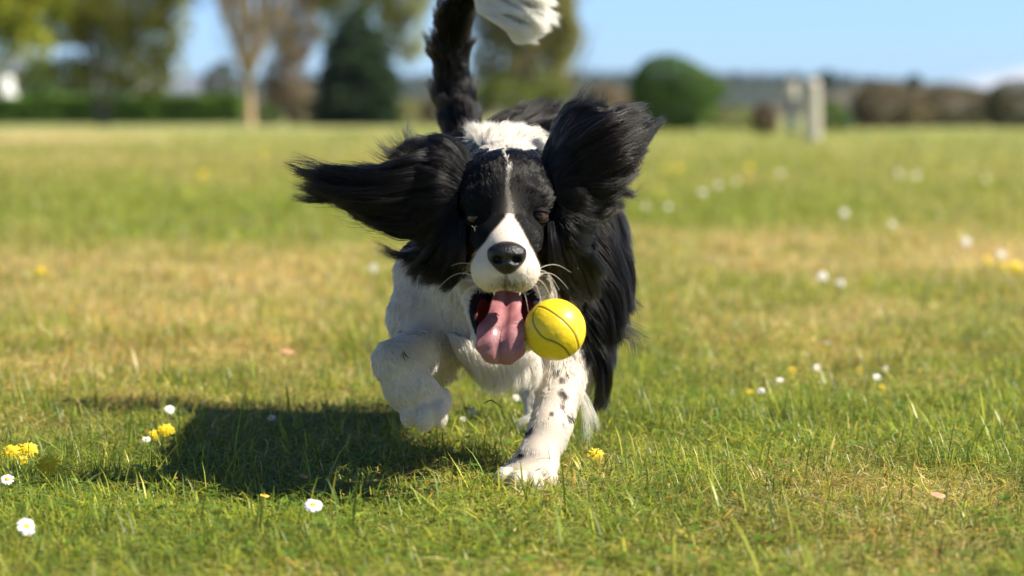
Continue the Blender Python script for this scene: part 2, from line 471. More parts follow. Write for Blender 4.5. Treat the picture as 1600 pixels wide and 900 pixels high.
tree('deciduous_tree', 'brownish tree with fresh green shoots behind the tail of the dog', 820, 82, 9, .22,
     [(825, -30, 85, 80, 0), (850, 60, 60, 60, 0), (790, 90, 55, 60, 0), (850, 120, 52, 42, 0), (780, 20, 50, 60, 1)], 17000, .17, G_['brown'][:2] + G_['olive'][:2] + [(.16, .19, .03)], m_bark_tan, 36, stems=3, spread=.55)
tree('deciduous_tree', 'small green tree low behind the back of the dog', 800, 76, 4, .10,
     [(795, 150, 46, 30, 0), (860, 140, 30, 34, 0), (750, 160, 30, 28, 0)], 2600, .13, G_['bush'] + G_['olive'], m_bark, 37, trunk_h=.4)
tree('deciduous_tree', 'yellow-green tree top right of the tail tip against the sky', 872, 95, 8, .16,
     [(872, 10, 30, 40, 0), (862, -40, 40, 40, 0), (880, 70, 24, 46, 0)], 6000, .16, G_['yellow'][1:] + G_['olive'], m_bark, 38)

# conifer: tiers of drooping boughs
def conifer(label, px, py_top, dist, base_w, n, seed, name='conifer', group=None):
    r = np.random.default_rng(seed)
    base = P(px, 200, dist); base[2] = 0
    H = P(px, py_top, dist)[2]; Rb = RP(base_w / 2, dist)
    root = empty(name, base); tag(root, label, 'conifer', group)
    T = Tubes(); T.add(np.c_[np.zeros(6), np.zeros(6), np.linspace(-.1, H * .97, 6)], np.linspace(H * .03, .01, 6), 8)
    v, f = T.get(); mesh_obj('trunk', v, f, [m_bark], root)
    t = 1 - np.sqrt(r.random(n) * .98); a = r.uniform(0, 6.28, n)
    tier = .75 + .25 * np.abs(np.sin(t * 34)) + .16 * vnoise(np.c_[np.cos(a) * 2, np.sin(a) * 2, t * 6], 1.5, seed)
    prof = np.interp(t, [0, .08, .3, .6, .85, 1], [.85, 1, 1, .80, .46, .04])
    rr = Rb * prof * tier * (r.random(n) ** .35)
    q = np.c_[np.cos(a) * rr, np.sin(a) * rr, t * H - rr * .15 + .05]
    out = np.c_[np.cos(a), np.sin(a), -.45 + 0 * a]
    s = norm(out + r.normal(0, .35, (n, 3))); w = norm(np.cross(s, r.normal(0, 1, (n, 3)))); sz = (.16 * r.uniform(.6, 1.5, n))[:, None]
    V = np.stack([q - s * sz, q + w * sz * .28, q + s * sz, q - w * sz * .28], 1).reshape(-1, 3)
    c = np.array(G_['conifer'])[r.integers(0, 4, n)] * r.uniform(.7, 1.5, (n, 1))
    mesh_obj('crown', V, np.arange(n * 4).reshape(-1, 4), [m_leaf], root, smooth=False, col=np.repeat(c, 4, 0))
    return root
conifer('dark green cone-shaped conifer on the edge of the field', 557, 8, 88, 142, 14000, 41)

def bush(name, label, px, py, rx, ry, dist, n, size, cols, seed, group=None, cat='bush', extra=()):
    r = np.random.default_rng(seed)
    base = P(px, 200, dist); base[2] = 0
    root = empty(name, base); tag(root, label, cat, group)
    T = Tubes(); ends = []
    for s in range(5):
        a = s * 1.256; limbs(T, r, np.array((.05 * math.cos(a), .05 * math.sin(a), -.05)), np.array((math.cos(a) * .6, math.sin(a) * .6, 1)), RP(ry, dist) * .8, .03, 1, .5, 2, ends, sides=5)
    v, f = T.get(); mesh_obj('stem', v, f, [m_bark], root)
    bl = []
    for bx, by, ax, ay in [(px, py, rx, ry)] + list(extra):
        c = P(bx, by, dist); bl.append(((c[0] - base[0], 0, max(c[2], RP(ay, dist) * .6)), (RP(ax, dist), RP(ax, dist) * .8, RP(ay, dist))))
    v, f, c = leaf_cloud(r, n, bl, size, cols, shell=.6, ragged=.22, normals_out=.6)
    v[:, 2] = np.maximum(v[:, 2], .0)
    mesh_obj('foliage', v, f, [m_leaf], root, smooth=False, col=c)
    return root
bush('round_bush', 'large round mid-green bush standing alone right of the dog', 1052, 146, 76, 60, 60, 15000, .085, G_['bush'], 51, extra=[(1020, 165, 40, 36), (1085, 168, 40, 34)])
bush('low_bush', 'low pale green bush at the foot of the large round bush', 1150, 198, 44, 20, 66, 3000, .07, G_['bush'] + G_['olive'], 52)
bush('low_bush', 'small bright green bush right of the pale stone post', 1300, 188, 34, 26, 62, 3600, .07, [(.10, .18, .03), (.14, .22, .04)], 53)
bush('dead_shrub', 'short brown dead shrub left of the two posts', 1196, 190, 21, 26, 50, 2500, .05, [(.14, .08, .045), (.10, .06, .04)], 54, cat='shrub')
bush('brown_bush', 'wide reddish-brown bush right of the posts', 1385, 170, 62, 38, 72, 8000, .09, G_['heather'], 55, extra=[(1350, 182, 30, 24), (1430, 184, 34, 22)])
bush('brown_bush', 'dark brown bush with olive patches towards the right edge', 1495, 172, 74, 38, 78, 9000, .09, G_['heather'][1:] + [(.07, .065, .035)], 56, extra=[(1455, 186, 34, 22), (1545, 180, 34, 26)])
bush('brown_bush', 'dark brown bush cut by the right edge of the picture', 1595, 170, 66, 42, 74, 8000, .09, G_['heather'][2:], 57)
bush('brown_bush', 'brown bush low behind the left ear of the dog', 700, 175, 46, 26, 90, 3500, .10, G_['brown'][:2] + [(.08, .09, .04)], 58)
bush('brown_bush', 'tan bush between the dog and the large round bush', 945, 168, 44, 36, 80, 4500, .09, G_['brown'], 59)
bush('low_bush', 'dark green bush at the base of the twiggy tree', 415, 182, 26, 16, 92, 1800, .09, G_['hedge'] + G_['conifer'], 60)
bush('brown_bush', 'brown bush filling the gap between the twiggy tree and the conifer', 478, 180, 26, 24, 93, 2600, .09, G_['brown'] + G_['conifer'][:2], 67)
bush('low_bush', 'olive low bush right of the conifer', 645, 182, 30, 22, 94, 2000, .09, G_['olive'], 61)

# clipped hedge behind the trees
def hedge(label, x0, x1, ytop, dist, n, seed, name='hedge'):
    r = np.random.default_rng(seed)
    a, b = P(x0, 200, dist)[0], P(x1, 200, dist)[0]; H = P(0, ytop, dist)[2]
    root = empty(name, ((a + b) / 2, dist, 0)); tag(root, label, 'hedge')
    L = (b - a)
    q = np.c_[r.uniform(-L / 2, L / 2, n), r.uniform(-.6, .6, n), r.uniform(0, 1, n) ** .8 * H]
    front = r.random(n) < .6; q[front, 1] = -.6
    top = r.random(n) < .25; q[top, 2] = H
    q += r.normal(0, .06, (n, 3)) + (vnoise(q, .8, seed) * .12)[:, None]
    q[:, 2] = np.maximum(q[:, 2], .02)
    d = norm(r.normal(0, .6, (n, 3)) + np.array((0, -.5, .5))); s = norm(np.cross(d, r.normal(0, 1, (n, 3)))); u = np.cross(d, s); sz = .17 * r.uniform(.6, 1.4, (n, 1))
    V = np.stack([q - s * sz, q + u * sz * .6, q + s * sz, q - u * sz * .6], 1).reshape(-1, 3)
    c = np.array(G_['hedge'])[r.integers(0, 3, n)] * r.uniform(.7, 1.4, (n, 1))
    mesh_obj('foliage', V, np.arange(4 * n).reshape(-1, 4), [m_leaf], root, smooth=False, col=np.repeat(c, 4, 0))
    for xx in np.arange(-L / 2 + .5, L / 2, 1.2):
        T = Tubes(); T.add(np.c_[np.full(4, xx), np.zeros(4), np.linspace(-.05, H * .8, 4)], np.linspace(.05, .02, 4), 5)
        v, f = T.get(); mesh_obj('stem', v, f, [m_bark], root)
hedge('low clipped green hedge behind the forked tree, left part', -60, 152, 158, 104, 9000, 62)
hedge('low clipped green hedge running from the forked tree to the tan bare tree', 150, 372, 156, 104, 10000, 63)
bush('tall_shrub', 'tall dark shrub left of the forked trunk', 60, 128, 40, 34, 112, 3000, .14, G_['conifer'] + G_['hedge'], 64, cat='shrub')
bush('tall_shrub', 'dark rounded shrub behind the forked trunk', 125, 150, 26, 32, 110, 2500, .12, G_['conifer'] + G_['heather'][:1], 65, cat='shrub')
bush('tall_shrub', 'dark shrub behind the foot of the tan bare tree', 345, 130, 30, 34, 112, 2400, .12, G_['conifer'] + G_['brown'][:1], 66, cat='shrub')

# ------------------------------------------------------------------ far buildings, half hidden by the trees
def box_mb(x0, x1, y0, y1, z0, z1):
    v = [(x, y, z) for z in (z0, z1) for y in (y0, y1) for x in (x0, x1)]
    f = [(0, 2, 3, 1), (4, 5, 7, 6), (0, 1, 5, 4), (2, 6, 7, 3), (0, 4, 6, 2), (1, 3, 7, 5)]
    return v, f
m_render = plain_mat('white_render', (.78, .77, .74), rough=.85, noise=.08, scale=1.5)
m_slate = plain_mat('slate', (.16, .18, .22), rough=.7, noise=.3, scale=3)
m_glass = plain_mat('window_glass', (.04, .05, .06), rough=.08, spec=.8)
m_frame = plain_mat('window_frame', (.7, .7, .7), rough=.5)
def house(label, x0, x1, wall_top, roof_top, dist, wins, seed):
    c = P((x0 + x1) / 2, 200, dist); base = (c[0], dist, 0)
    root = empty('house', base); tag(root, label, 'house')
    hw = RP((x1 - x0) / 2, dist); H = P(0, wall_top, dist)[2]; RH = P(0, roof_top, dist)[2]; dp = 3.0
    v, f = box_mb(-hw, hw, 0, dp * 2, 0, H); mesh_obj('wall', v, f, [m_render], root, smooth=False)
    e = .25
    rv = [(-hw - e, -e, H), (hw + e, -e, H), (hw + e, dp * 2 + e, H), (-hw - e, dp * 2 + e, H), (-hw - e, dp, RH), (hw + e, dp, RH),
          (-hw - e, -e, H + .12), (hw + e, -e, H + .12), (hw + e, dp * 2 + e, H + .12), (-hw - e, dp * 2 + e, H + .12), (-hw - e, dp, RH + .12), (hw + e, dp, RH + .12)]
    rf = [(6, 7, 11, 10), (8, 9, 10, 11), (0, 3, 2, 1), (0, 1, 7, 6), (2, 3, 9, 8), (0, 6, 10, 9, 3), (1, 2, 8, 11, 7)]
    ro = mesh_obj('roof', rv, rf, [m_slate], root, smooth=False)
    v, f = box_mb(hw * .5, hw * .5 + .5, dp - .3, dp + .3, RH - .1, RH + .7); mesh_obj('chimney', v, f, [m_render], ro, smooth=False)
    for wx in wins:
        cx = wx * hw; cz = H * .58
        v, f = box_mb(cx - .5, cx + .5, -.05, .03, cz - .5, cz + .5); w = mesh_obj('window', v, f, [m_frame], root, smooth=False)
        v, f = box_mb(cx - .42, cx + .42, -.06, -.053, cz - .42, cz + .42); mesh_obj('pane', v, f, [m_glass], w, smooth=False)
house('white-walled house partly hidden at the left edge of the picture', -40, 10, 112, 88, 150, (-.4, .3), 1)
house('white-walled house glimpsed through the stems of the forked tree', 120, 214, 122, 100, 150, (-.6, 0, .6), 2)
house('long pale low house with slate roof behind the hedge, left of the tan bare tree', 232, 352, 146, 124, 140, (-.7, -.2, .3, .75), 3)

# ------------------------------------------------------------------ posts in the field
m_stone = plain_mat('pale_stone', (.52, .47, .38), rough=.9, noise=.18, scale=9, bump=.6)
m_greyp = plain_mat('blue_grey_paint', (.07, .10, .12), rough=.6, noise=.15, scale=8)
def post_mesh(w, d, h, seed, taper_=.86):
    r = np.random.default_rng(seed); V = []; Fq = []
    n, m = 12, 10
    for j in range(m):
        t = j / (m - 1)
        for i in range(n):
            a = 2 * math.pi * (i + .5) / n
            ca, sa = math.cos(a), math.sin(a)
            s = (abs(ca) ** 6 + abs(sa) ** 6) ** (-1 / 6)
            k = (1 - (1 - taper_) * t) * (1 - .12 * max(0, t - .93) / .07)
            V.append((ca * s * w / 2 * k + r.normal(0, .003), sa * s * d / 2 * k + r.normal(0, .003), -.05 + t * (h + .05)))
    for j in range(m - 1):
        for i in range(n): Fq.append((j * n + i, j * n + (i + 1) % n, (j + 1) * n + (i + 1) % n, (j + 1) * n + i))
    Fq.append(tuple((m - 1) * n + i for i in range(n)))
    return V, Fq
b = G(1269, 222)
v, f = post_mesh(RP(27, b[1]), RP(24, b[1]), P(0, 124, b[1])[2], 3)
o = mesh_obj('stone_post', v, f, [m_stone]); o.location = b; tag(o, 'thick pale stone post standing in the grass, the taller-looking of the two', 'post')
b = G(1236, 211)
root = empty('marker_post', b); tag(root, 'slim blue-grey post with a wide pale head, just left of the stone post', 'post')
h = P(0, 150, b[1])[2]
v, f = post_mesh(RP(14, b[1]), RP(14, b[1]), h, 4, .95); mesh_obj('shaft', v, f, [m_greyp], root)
v, f = post_mesh(RP(20, b[1]), RP(18, b[1]), RP(22, b[1]), 5, .9); o = mesh_obj('head', v, f, [m_stone], root); o.location = (0, 0, h)
b = G(1328, 204)
v, f = post_mesh(RP(3.5, b[1]), RP(3.5, b[1]), P(0, 134, b[1])[2], 6, .9)
o = mesh_obj('thin_pole', v, f, [m_greyp]); o.location = b; tag(o, 'thin grey pole right of the small green bush', 'pole')

# ------------------------------------------------------------------ hills
def ridge(name, dist, pts, depth, col1, col2, seed, nx=220, ny=14, nsc=.01):
    xs = np.linspace(-900, 2500, nx); top = np.interp(xs, [p[0] for p in pts], [p[1] for p in pts])
    V = []; C = []
    for j in range(ny):
        t = j / (ny - 1); y = dist + depth * t
        prof = math.sin(min(1, t * 1.15) * math.pi / 2) ** 1.2
        X = (xs - 800) / F * dist * (1 + .0 * t)
        zt = CAMZ + (180 - top) / F * (dist + depth)
        z = zt * prof + vnoise(np.c_[X, np.full(nx, y)], nsc, seed) * zt * .12 * prof
        if j == 0: z[:] = -.5
        V.append(np.c_[X * (y / dist), np.full(nx, y), z])
        w = (.5 + .5 * vnoise(np.c_[X, np.full(nx, y)], nsc * 2.5, seed + 1))[:, None]
        C.append(np.array(col1) * w + np.array(col2) * (1 - w))
    V = np.concatenate(V); C = np.concatenate(C)
    i = np.arange((ny - 1) * nx).reshape(ny - 1, nx)[:, :-1].ravel()
    o = mesh_obj(name, V, np.c_[i, i + 1, i + nx + 1, i + nx], [m_ground], col=C)
    tag(o, kind='structure'); return xs, top
# brown moor slope at the right, wooded ridge behind
ridge('hill', 420, [(-900, 150), (0, 150), (600, 152), (900, 168), (1100, 170), (1250, 160), (1330, 130), (1420, 126), (1480, 130), (1560, 141), (1600, 149), (1800, 160), (2500, 165)], 120, (.16, .12, .08), (.075, .08, .04), 71)
rp_pts = [(-900, 128), (0, 128), (500, 126), (760, 124), (880, 120), (1000, 122), (1150, 122), (1290, 124), (1400, 132), (1480, 142), (1600, 156), (2500, 170)]
xs, top = ridge('hill', 800, rp_pts, 150, (.05, .06, .04), (.035, .045, .03), 72)
# conifer plantation on the far ridge: spiky mass
r = np.random.default_rng(73); V = []; Fq = []; C = []; b = 0
for i in range(2600):
    px = r.uniform(-700, 1500); t = r.random() ** .6; y = 800 + 150 * t
    zt = CAMZ + (180 - np.interp(px, [p[0] for p in rp_pts], [p[1] for p in rp_pts])) / F * 950
    z = zt * math.sin(min(1, t * 1.15) * math.pi / 2) ** 1.2 * .95; x = (px - 800) / F * y
    h = r.uniform(2.2, 4.2); w = h * r.uniform(.2, .3); k = r.uniform(.6, 1.3)
    for lv in range(2):
        z0 = z - 1 + h * .38 * lv; z1 = z + h * (.72 + .28 * lv); ww = w * (1 - .35 * lv)
        for j in range(6): V.append((x + ww * math.cos(j * 1.047), y + ww * math.sin(j * 1.047), z0)); 
        V.append((x, y, z1))
        Fq += [(b + j, b + (j + 1) % 6, b + 6) for j in range(6)]; b += 7
        C += [np.array((.020, .032, .018)) * k] * 7
forest = mesh_obj('conifer_forest', V, np.array(Fq), [m_leaf], col=np.array(C), smooth=False)
tag(forest, 'far dark conifer plantation along the top of the ridge', 'forest', kind='stuff')
bush('lone_tree', 'small dark tree standing up from the skyline right of the posts', 1293, 124, 12, 14, 380, 700, .5, G_['conifer'], 81, cat='tree')
bush('lone_tree', 'dark little tree on the skyline above the brown bushes', 1428, 128, 13, 12, 380, 700, .5, G_['conifer'], 82, cat='tree')

# ------------------------------------------------------------------ air
if HAZE > 0:
    vz = box_mb(-700, 900, -10, 1100, -2, 60)
    m = bpy.data.materials.new('haze_air'); m.use_nodes = True; t = m.node_tree; t.nodes.clear()
    out = t.nodes.new('ShaderNodeOutputMaterial'); pv = t.nodes.new('ShaderNodeVolumePrincipled')
    pv.inputs['Color'].default_value = (.62, .76, .95, 1); pv.inputs['Density'].default_value = HAZE; pv.inputs['Anisotropy'].default_value = .2
    t.links.new(pv.outputs[0], out.inputs['Volume'])
    hz = mesh_obj('haze', vz[0], vz[1], [m], smooth=False); tag(hz, 'thin blue haze of the distance', 'haze', kind='stuff')
# ------------------------------------------------------------------ the dog: body surface
# a signed distance field (tapered limbs and ellipsoids melted together), meshed as one skin
prims = []
def cone(a, b, r1, r2, k=0.02): prims.append(('c', P(*a), P(*b), r1, r2, k))
def ell(c, r, k=0.02, rot=None): prims.append(('e', P(*c), np.array(r), rot, 0, k))
# trunk
ell((786, 425, 2.70), (.098, .135, .092))
cone((786, 330, 2.76), (752, 330, 3.018), .078, .070, .04)
cone((784, 390, 2.80), (760, 370, 3.034), .080, .062, .04)
ell((748, 288, 3.066), (.072, .08, .066), .04)
cone((789, 292, 2.74), (793, 302, 2.54), .064, .050, .03)
cone((786, 380, 2.62), (792, 340, 2.52), .055, .042, .03)
ell((786, 500, 2.66), (.070, .065, .060), .03)
cone((880, 330, 2.74), (905, 440, 2.72), .045, .045, .03)
# dog's right foreleg, lifted and folded
cone((672, 430, 2.69), (664, 500, 2.66), .040, .036)
cone((664, 500, 2.66), (668, 545, 2.63), .036, .028)
cone((668, 548, 2.63), (619, 566, 2.50), .028, .0215, .015)
cone((619, 566, 2.50), (640, 606, 2.50), .0215, .022, .012)
cone((640, 606, 2.50), (664, 630, 2.51), .024, .024, .012)
for q in ((690, 628, 2.515), (684, 646, 2.495), (663, 652, 2.486), (641, 645, 2.492)): ell(q, (.0112, .014, .0155), .002)
# dog's left foreleg, planted
cone((885, 440, 2.70), (893, 545, 2.65), .046, .036)
cone((893, 545, 2.65), (858, 672, 2.57), .031, .0195, .015)
cone((858, 672, 2.57), (840, 716, 2.55), .0195, .022, .012)
ell((828, 736, 2.545), (.028, .030, .014), .012)
for q in ((790, 748, 2.525), (810, 753, 2.505), (834, 754, 2.505), (856, 748, 2.53)): ell(q, (.0108, .020, .0120), .0022)
# hind legs: one far behind on the ground, one swinging back
cone((815, 400, 3.066), (834, 520, 3.018), .060, .034)
cone((834, 520, 3.018), (829, 598, 3.002), .030, .015, .015)
cone((829, 598, 3.002), (842, 652, 2.970), .014, .013, .01)
ell((842, 660, 2.946), (.018, .03, .012), .01)
cone((712, 400, 3.066), (716, 505, 3.034), .056, .032)
cone((716, 505, 3.034), (697, 566, 2.954), .028, .015, .015)
ell((690, 576, 2.930), (.014, .02, .016), .01)
# tail
tp = [(724, 216, 3.098), (710, 150, 3.130), (703, 85, 3.130), (709, 25, 3.114), (726, -18, 3.098), (752, -20, 3.074)]
tr_ = [.026, .021, .020, .018, .015, .008]
for i in range(5): cone(tp[i], tp[i + 1], tr_[i], tr_[i + 1], .01)
NB = len(prims)
# head
ell((792, 306, 2.485), (.0505, .066, .046), .02)
ell((760, 312, 2.452), (.020, .018, .013), .018)
ell((827, 312, 2.452), (.020, .018, .013), .018)
ell((734, 362, 2.495), (.029, .040, .036), .025)
ell((855, 362, 2.495), (.029, .040, .036), .025)
cone((792, 345, 2.445), (791, 392, 2.392), .031, .0235, .02)
ell((769, 422, 2.392), (.0212, .026, .0220), .010)
ell((810, 422, 2.392), (.0212, .026, .0220), .010)
ell((765, 372, 2.425), (.018, .03, .018), .014)
ell((820, 372, 2.425), (.018, .03, .018), .014)
# lower jaw
cone((740, 452, 2.475), (760, 530, 2.425), .0125, .0100, .008)
cone((837, 452, 2.475), (818, 526, 2.425), .0125, .0100, .008)
cone((760, 530, 2.425), (818, 526, 2.425), .0105, .0105, .008)
cone((789, 480, 2.50), (789, 525, 2.445), .030, .018, .015)
# ear flaps (leather)
def rotm(ax, deg):
    return np.array(Matrix.Rotation(R(deg), 3, ax))
ell((668, 300, 2.505), (.034, .016, .028), .015, rotm('Y', 0))
ell((612, 305, 2.50), (.044, .0085, .024), .015, rotm('Y', 4))
ell((900, 268, 2.505), (.030, .016, .030), .015, rotm('Y', -35))
ell((942, 240, 2.50), (.040, .0085, .026), .015, rotm('Y', -35))

cuts = [  # (centre, radii, k)
    (P(788, 484, 2.425), np.array((.0300, .050, .0270)), .006),
    (P(742, 338, 2.415), np.array((.0110, .012, .0085)), .008),
    (P(843, 336, 2.415), np.array((.0110, .012, .0085)), .008),
]
def d_ell(p, c, r, rot=None):
    q = p - c
    if rot is not None: q = q @ rot
    k0 = np.linalg.norm(q / r, axis=1); k1 = np.linalg.norm(q / (r * r), axis=1)
    return np.where(k0 < 1e-6, -r.min(), k0 * (k0 - 1) / np.maximum(k1, 1e-9))
def smin(a, b, k):
    h = np.clip(0.5 + 0.5 * (b - a) / k, 0, 1)
    return b + (a - b) * h - k * h * (1 - h)
def sdf(p):
    p = p.astype(np.float32)
    d = np.full(len(p), 9.0, dtype=np.float32)
    for pr in prims:
        if pr[0] == 'c':
            a, b = pr[1].astype(np.float32), pr[2].astype(np.float32)
            ba = b - a; pa = p - a
            h = np.clip(pa @ ba / (ba @ ba), 0, 1)
            e = np.linalg.norm(pa - h[:, None] * ba, axis=1) - (pr[3] + (pr[4] - pr[3]) * h)
        else:
            e = d_ell(p, pr[1].astype(np.float32), pr[2].astype(np.float32), None if pr[3] is None else pr[3].astype(np.float32))
        d = smin(d, e, pr[5])
    for c, r, k in cuts:
        e = -d_ell(p, c.astype(np.float32), r.astype(np.float32))
        d = -smin(-d, -e, k)
    return d

def axis(segs):
    out = [segs[0][0]]
    for a, b, h in segs:
        n = max(1, int(round((b - a) / h)))
        out += list(a + (b - a) * (np.arange(n) + 1) / n)
    return np.array(out)
gx = axis([(-.26, -.075, .0050), (-.075, .075, .0022), (.075, .26, .0050)])
gy = axis([(2.33, 2.50, .0022), (2.50, 2.62, .004), (2.62, 3.32, .007)])
gz = axis([(-.012, .04, .003), (.04, .15, .0045), (.15, .365, .0022), (.365, .58, .006)])

def surface_net(gx, gy, gz):
    nx, ny, nz = len(gx), len(gy), len(gz)
    B = 8
    val = np.full((nx, ny, nz), 1.0, dtype=np.float32)
    bl = []
    for i in range(0, nx, B):
        for j in range(0, ny, B):
            for k in range(0, nz, B):
                bl.append((i, j, k))
    bl = np.array(bl)
    lo = np.c_[gx[bl[:, 0]], gy[bl[:, 1]], gz[bl[:, 2]]]
    hi = np.c_[gx[np.minimum(bl[:, 0] + B, nx - 1)], gy[np.minimum(bl[:, 1] + B, ny - 1)], gz[np.minimum(bl[:, 2] + B, nz - 1)]]
    c = (lo + hi) / 2; rad = np.linalg.norm(hi - lo, axis=1) / 2
    dc = sdf(c)
    act = np.abs(dc) < rad * 1.6 + 0.02
    for (i, j, k), d in zip(bl[~act], dc[~act]):
        val[i:i + B, j:j + B, k:k + B] = d
    X, Y, Z = gx.astype(np.float32), gy.astype(np.float32), gz.astype(np.float32)
    for s in range(0, act.sum(), 1500):
        chunk = bl[act][s:s + 1500]
        pts = []; idx = []
        for i, j, k in chunk:
            ii, jj, kk = np.meshgrid(np.arange(i, min(i + B, nx)), np.arange(j, min(j + B, ny)), np.arange(k, min(k + B, nz)), indexing='ij')
            idx.append((ii.ravel() * ny + jj.ravel()) * nz + kk.ravel())
        idx = np.concatenate(idx)
        kk = idx % nz; jj = (idx // nz) % ny; ii = idx // (nz * ny)
        val.ravel()[idx] = sdf(np.c_[X[ii], Y[jj], Z[kk]])
    ins = val < 0
    cnt = np.zeros((nx - 1, ny - 1, nz - 1), dtype=np.int8)
    for a in (0, 1):
        for b in (0, 1):
            for c2 in (0, 1):
                cnt += ins[a:nx - 1 + a, b:ny - 1 + b, c2:nz - 1 + c2]
    cell = (cnt > 0) & (cnt < 8)
    vid = np.full(cell.shape, -1, dtype=np.int64)
    ci = np.argwhere(cell); vid[cell] = np.arange(len(ci))
    cx, cy, cz = (gx[1:] + gx[:-1]) / 2, (gy[1:] + gy[:-1]) / 2, (gz[1:] + gz[:-1]) / 2
    V = np.c_[cx[ci[:, 0]], cy[ci[:, 1]], cz[ci[:, 2]]]
    h = np.c_[np.diff(gx)[ci[:, 0]], np.diff(gy)[ci[:, 1]], np.diff(gz)[ci[:, 2]]]
    for it in range(4):
        g, d = grad(V)
        V = V - np.clip(d[:, None] * g, -h * .7, h * .7)
    faces = []
    # x edges
    s = ins[:-1, 1:-1, 1:-1] != ins[1:, 1:-1, 1:-1]
    i, j, k = np.nonzero(s); fl = ins[i, j + 1, k + 1]; j += 1; k += 1
    q = np.c_[vid[i, j - 1, k - 1], vid[i, j, k - 1], vid[i, j, k], vid[i, j - 1, k]]
    faces.append(np.where(fl[:, None], q, q[:, ::-1]))
    s = ins[1:-1, :-1, 1:-1] != ins[1:-1, 1:, 1:-1]
    i, j, k = np.nonzero(s); fl = ins[i + 1, j, k + 1]; i += 1; k += 1
    q = np.c_[vid[i - 1, j, k - 1], vid[i - 1, j, k], vid[i, j, k], vid[i, j, k - 1]]
    faces.append(np.where(fl[:, None], q, q[:, ::-1]))
    s = ins[1:-1, 1:-1, :-1] != ins[1:-1, 1:-1, 1:]
    i, j, k = np.nonzero(s); fl = ins[i + 1, j + 1, k]; i += 1; j += 1
    q = np.c_[vid[i - 1, j - 1, k], vid[i, j - 1, k], vid[i, j, k], vid[i - 1, j, k]]
    faces.append(np.where(fl[:, None], q, q[:, ::-1]))
    return V, np.concatenate(faces)

def grad(p, e=0.0012):
    d = sdf(p)
    g = np.stack([sdf(p + np.eye(3)[a] * e) - sdf(p - np.eye(3)[a] * e) for a in range(3)], axis=1) / (2 * e)
    return norm(g), d

BV, BF = surface_net(gx, gy, gz)
BN, _ = grad(BV)

# ------------------------------------------------------------------ coat pattern
BLACK = np.array((.004, .004, .0045)); WHITE = np.array((.90, .855, .775))
PINKD = np.array((.20, .035, .035)); LIP = np.array((.010, .008, .009)); GREY = np.array((.10, .10, .105))
def sstep(a, b, x):
    t = np.clip((x - a) / (b - a), 0, 1); return t * t * (3 - 2 * t)
LEGSPOTS = [(878, 595, 8, 7), (872, 578, 6, 6), (886, 588, 5, 5), (878, 615, 8, 9), (884, 621, 7, 6), (878, 634, 6, 6), (890, 651, 7, 8), (863, 648, 5, 5),
            (827, 674, 9, 8), (815, 708, 5, 9), (880, 664, 3, 3), (629, 551, 5, 4), (626, 520, 9, 4)]
def coat(p):
    """share of white at each point, 0..1"""
    px, py = to_px(p); y = p[:, 1]; z = p[:, 2]
    n1 = vnoise(p, 60, 1) * 6; n2 = vnoise(p, 160, 2) * 3
    nx = px + n1 + n2; ny = py + vnoise(p, 70, 3) * 6
    w = np.zeros(len(p))
    # trunk: white front and shoulders, black saddle, rump and right flank
    white_front = sstep(378, 398, ny + (y - 2.6) * 40) * (1 - sstep(0, 14, nx - np.interp(py, [380, 440, 470, 500, 545, 570, 600, 680], [876, 884, 900, 908, 904, 912, 926, 960]))) * (1 - sstep(2.80, 2.84, y + n1 * .002))
    w = np.maximum(w, white_front)
    w = np.maximum(w, sstep(560, 575, py) * (y < 2.80))                       # lower forelegs
    w = np.maximum(w, sstep(590, 604, py) * (y > 2.8) * (px > 760) + (py > 530) * (y > 2.8) * (px > 800) * (px < 850))   # hind foot
    blk = (px > 915) & (py < 600) & (py > 500)
    # white patch over the neck
    neck = (z > .33) * sstep(2.50, 2.51, y) * np.where(y < 2.56, (px > 738) * (px < 832), 1) * (1 - sstep(2.80, 2.83, y)) * sstep(-8, 6, nx - np.interp(py, [195, 222, 238, 256], [728, 740, 760, 778])) * (1 - sstep(-6, 8, nx - np.interp(py, [195, 222, 238, 256], [858, 846, 828, 808]))) * (py < 262)
    w = np.maximum(w, neck)
    # head
    head = (y < 2.545) & (py < 470)
    hw = np.interp(py, [245, 280, 320, 332, 340, 355, 375, 388, 400, 420, 440, 470], [2.4, 2.2, 3.6, 4.5, 7, 18, 32, 41, 48, 56, 66, 80])
    cx = np.interp(py, [240, 262, 290, 330, 355, 375, 400, 450], [790, 795, 793, 796, 794, 792, 788, 790])
    blaze = 1 - sstep(-2.5, 2.5, np.abs(px + (n1 + n2) * .35 - cx) - hw)
    blaze = np.where(py < 334, blaze * .75 + .34 * np.exp(-((px - cx - 2) / 9) ** 2) * sstep(285, 330, py) + .12 * np.exp(-((px - cx - 3) / 16) ** 2), blaze)
    w = np.where(head & ~((y > 2.50) & (neck > .5)), blaze, w)
    w = np.where((y < 2.50) & (py > 438), 1.0, w)                              # jaw
    for sx, sy, a, b in LEGSPOTS:
        q = ((px - sx + n2 * .6) / a / .85) ** 2 + ((py - sy + n2 * .6) / b / .85) ** 2
        w = w * np.where(y < 2.75, np.clip(.12 + sstep(.25, 1.5, q), 0, 1), 1)
    return np.clip(w, 0, 1)
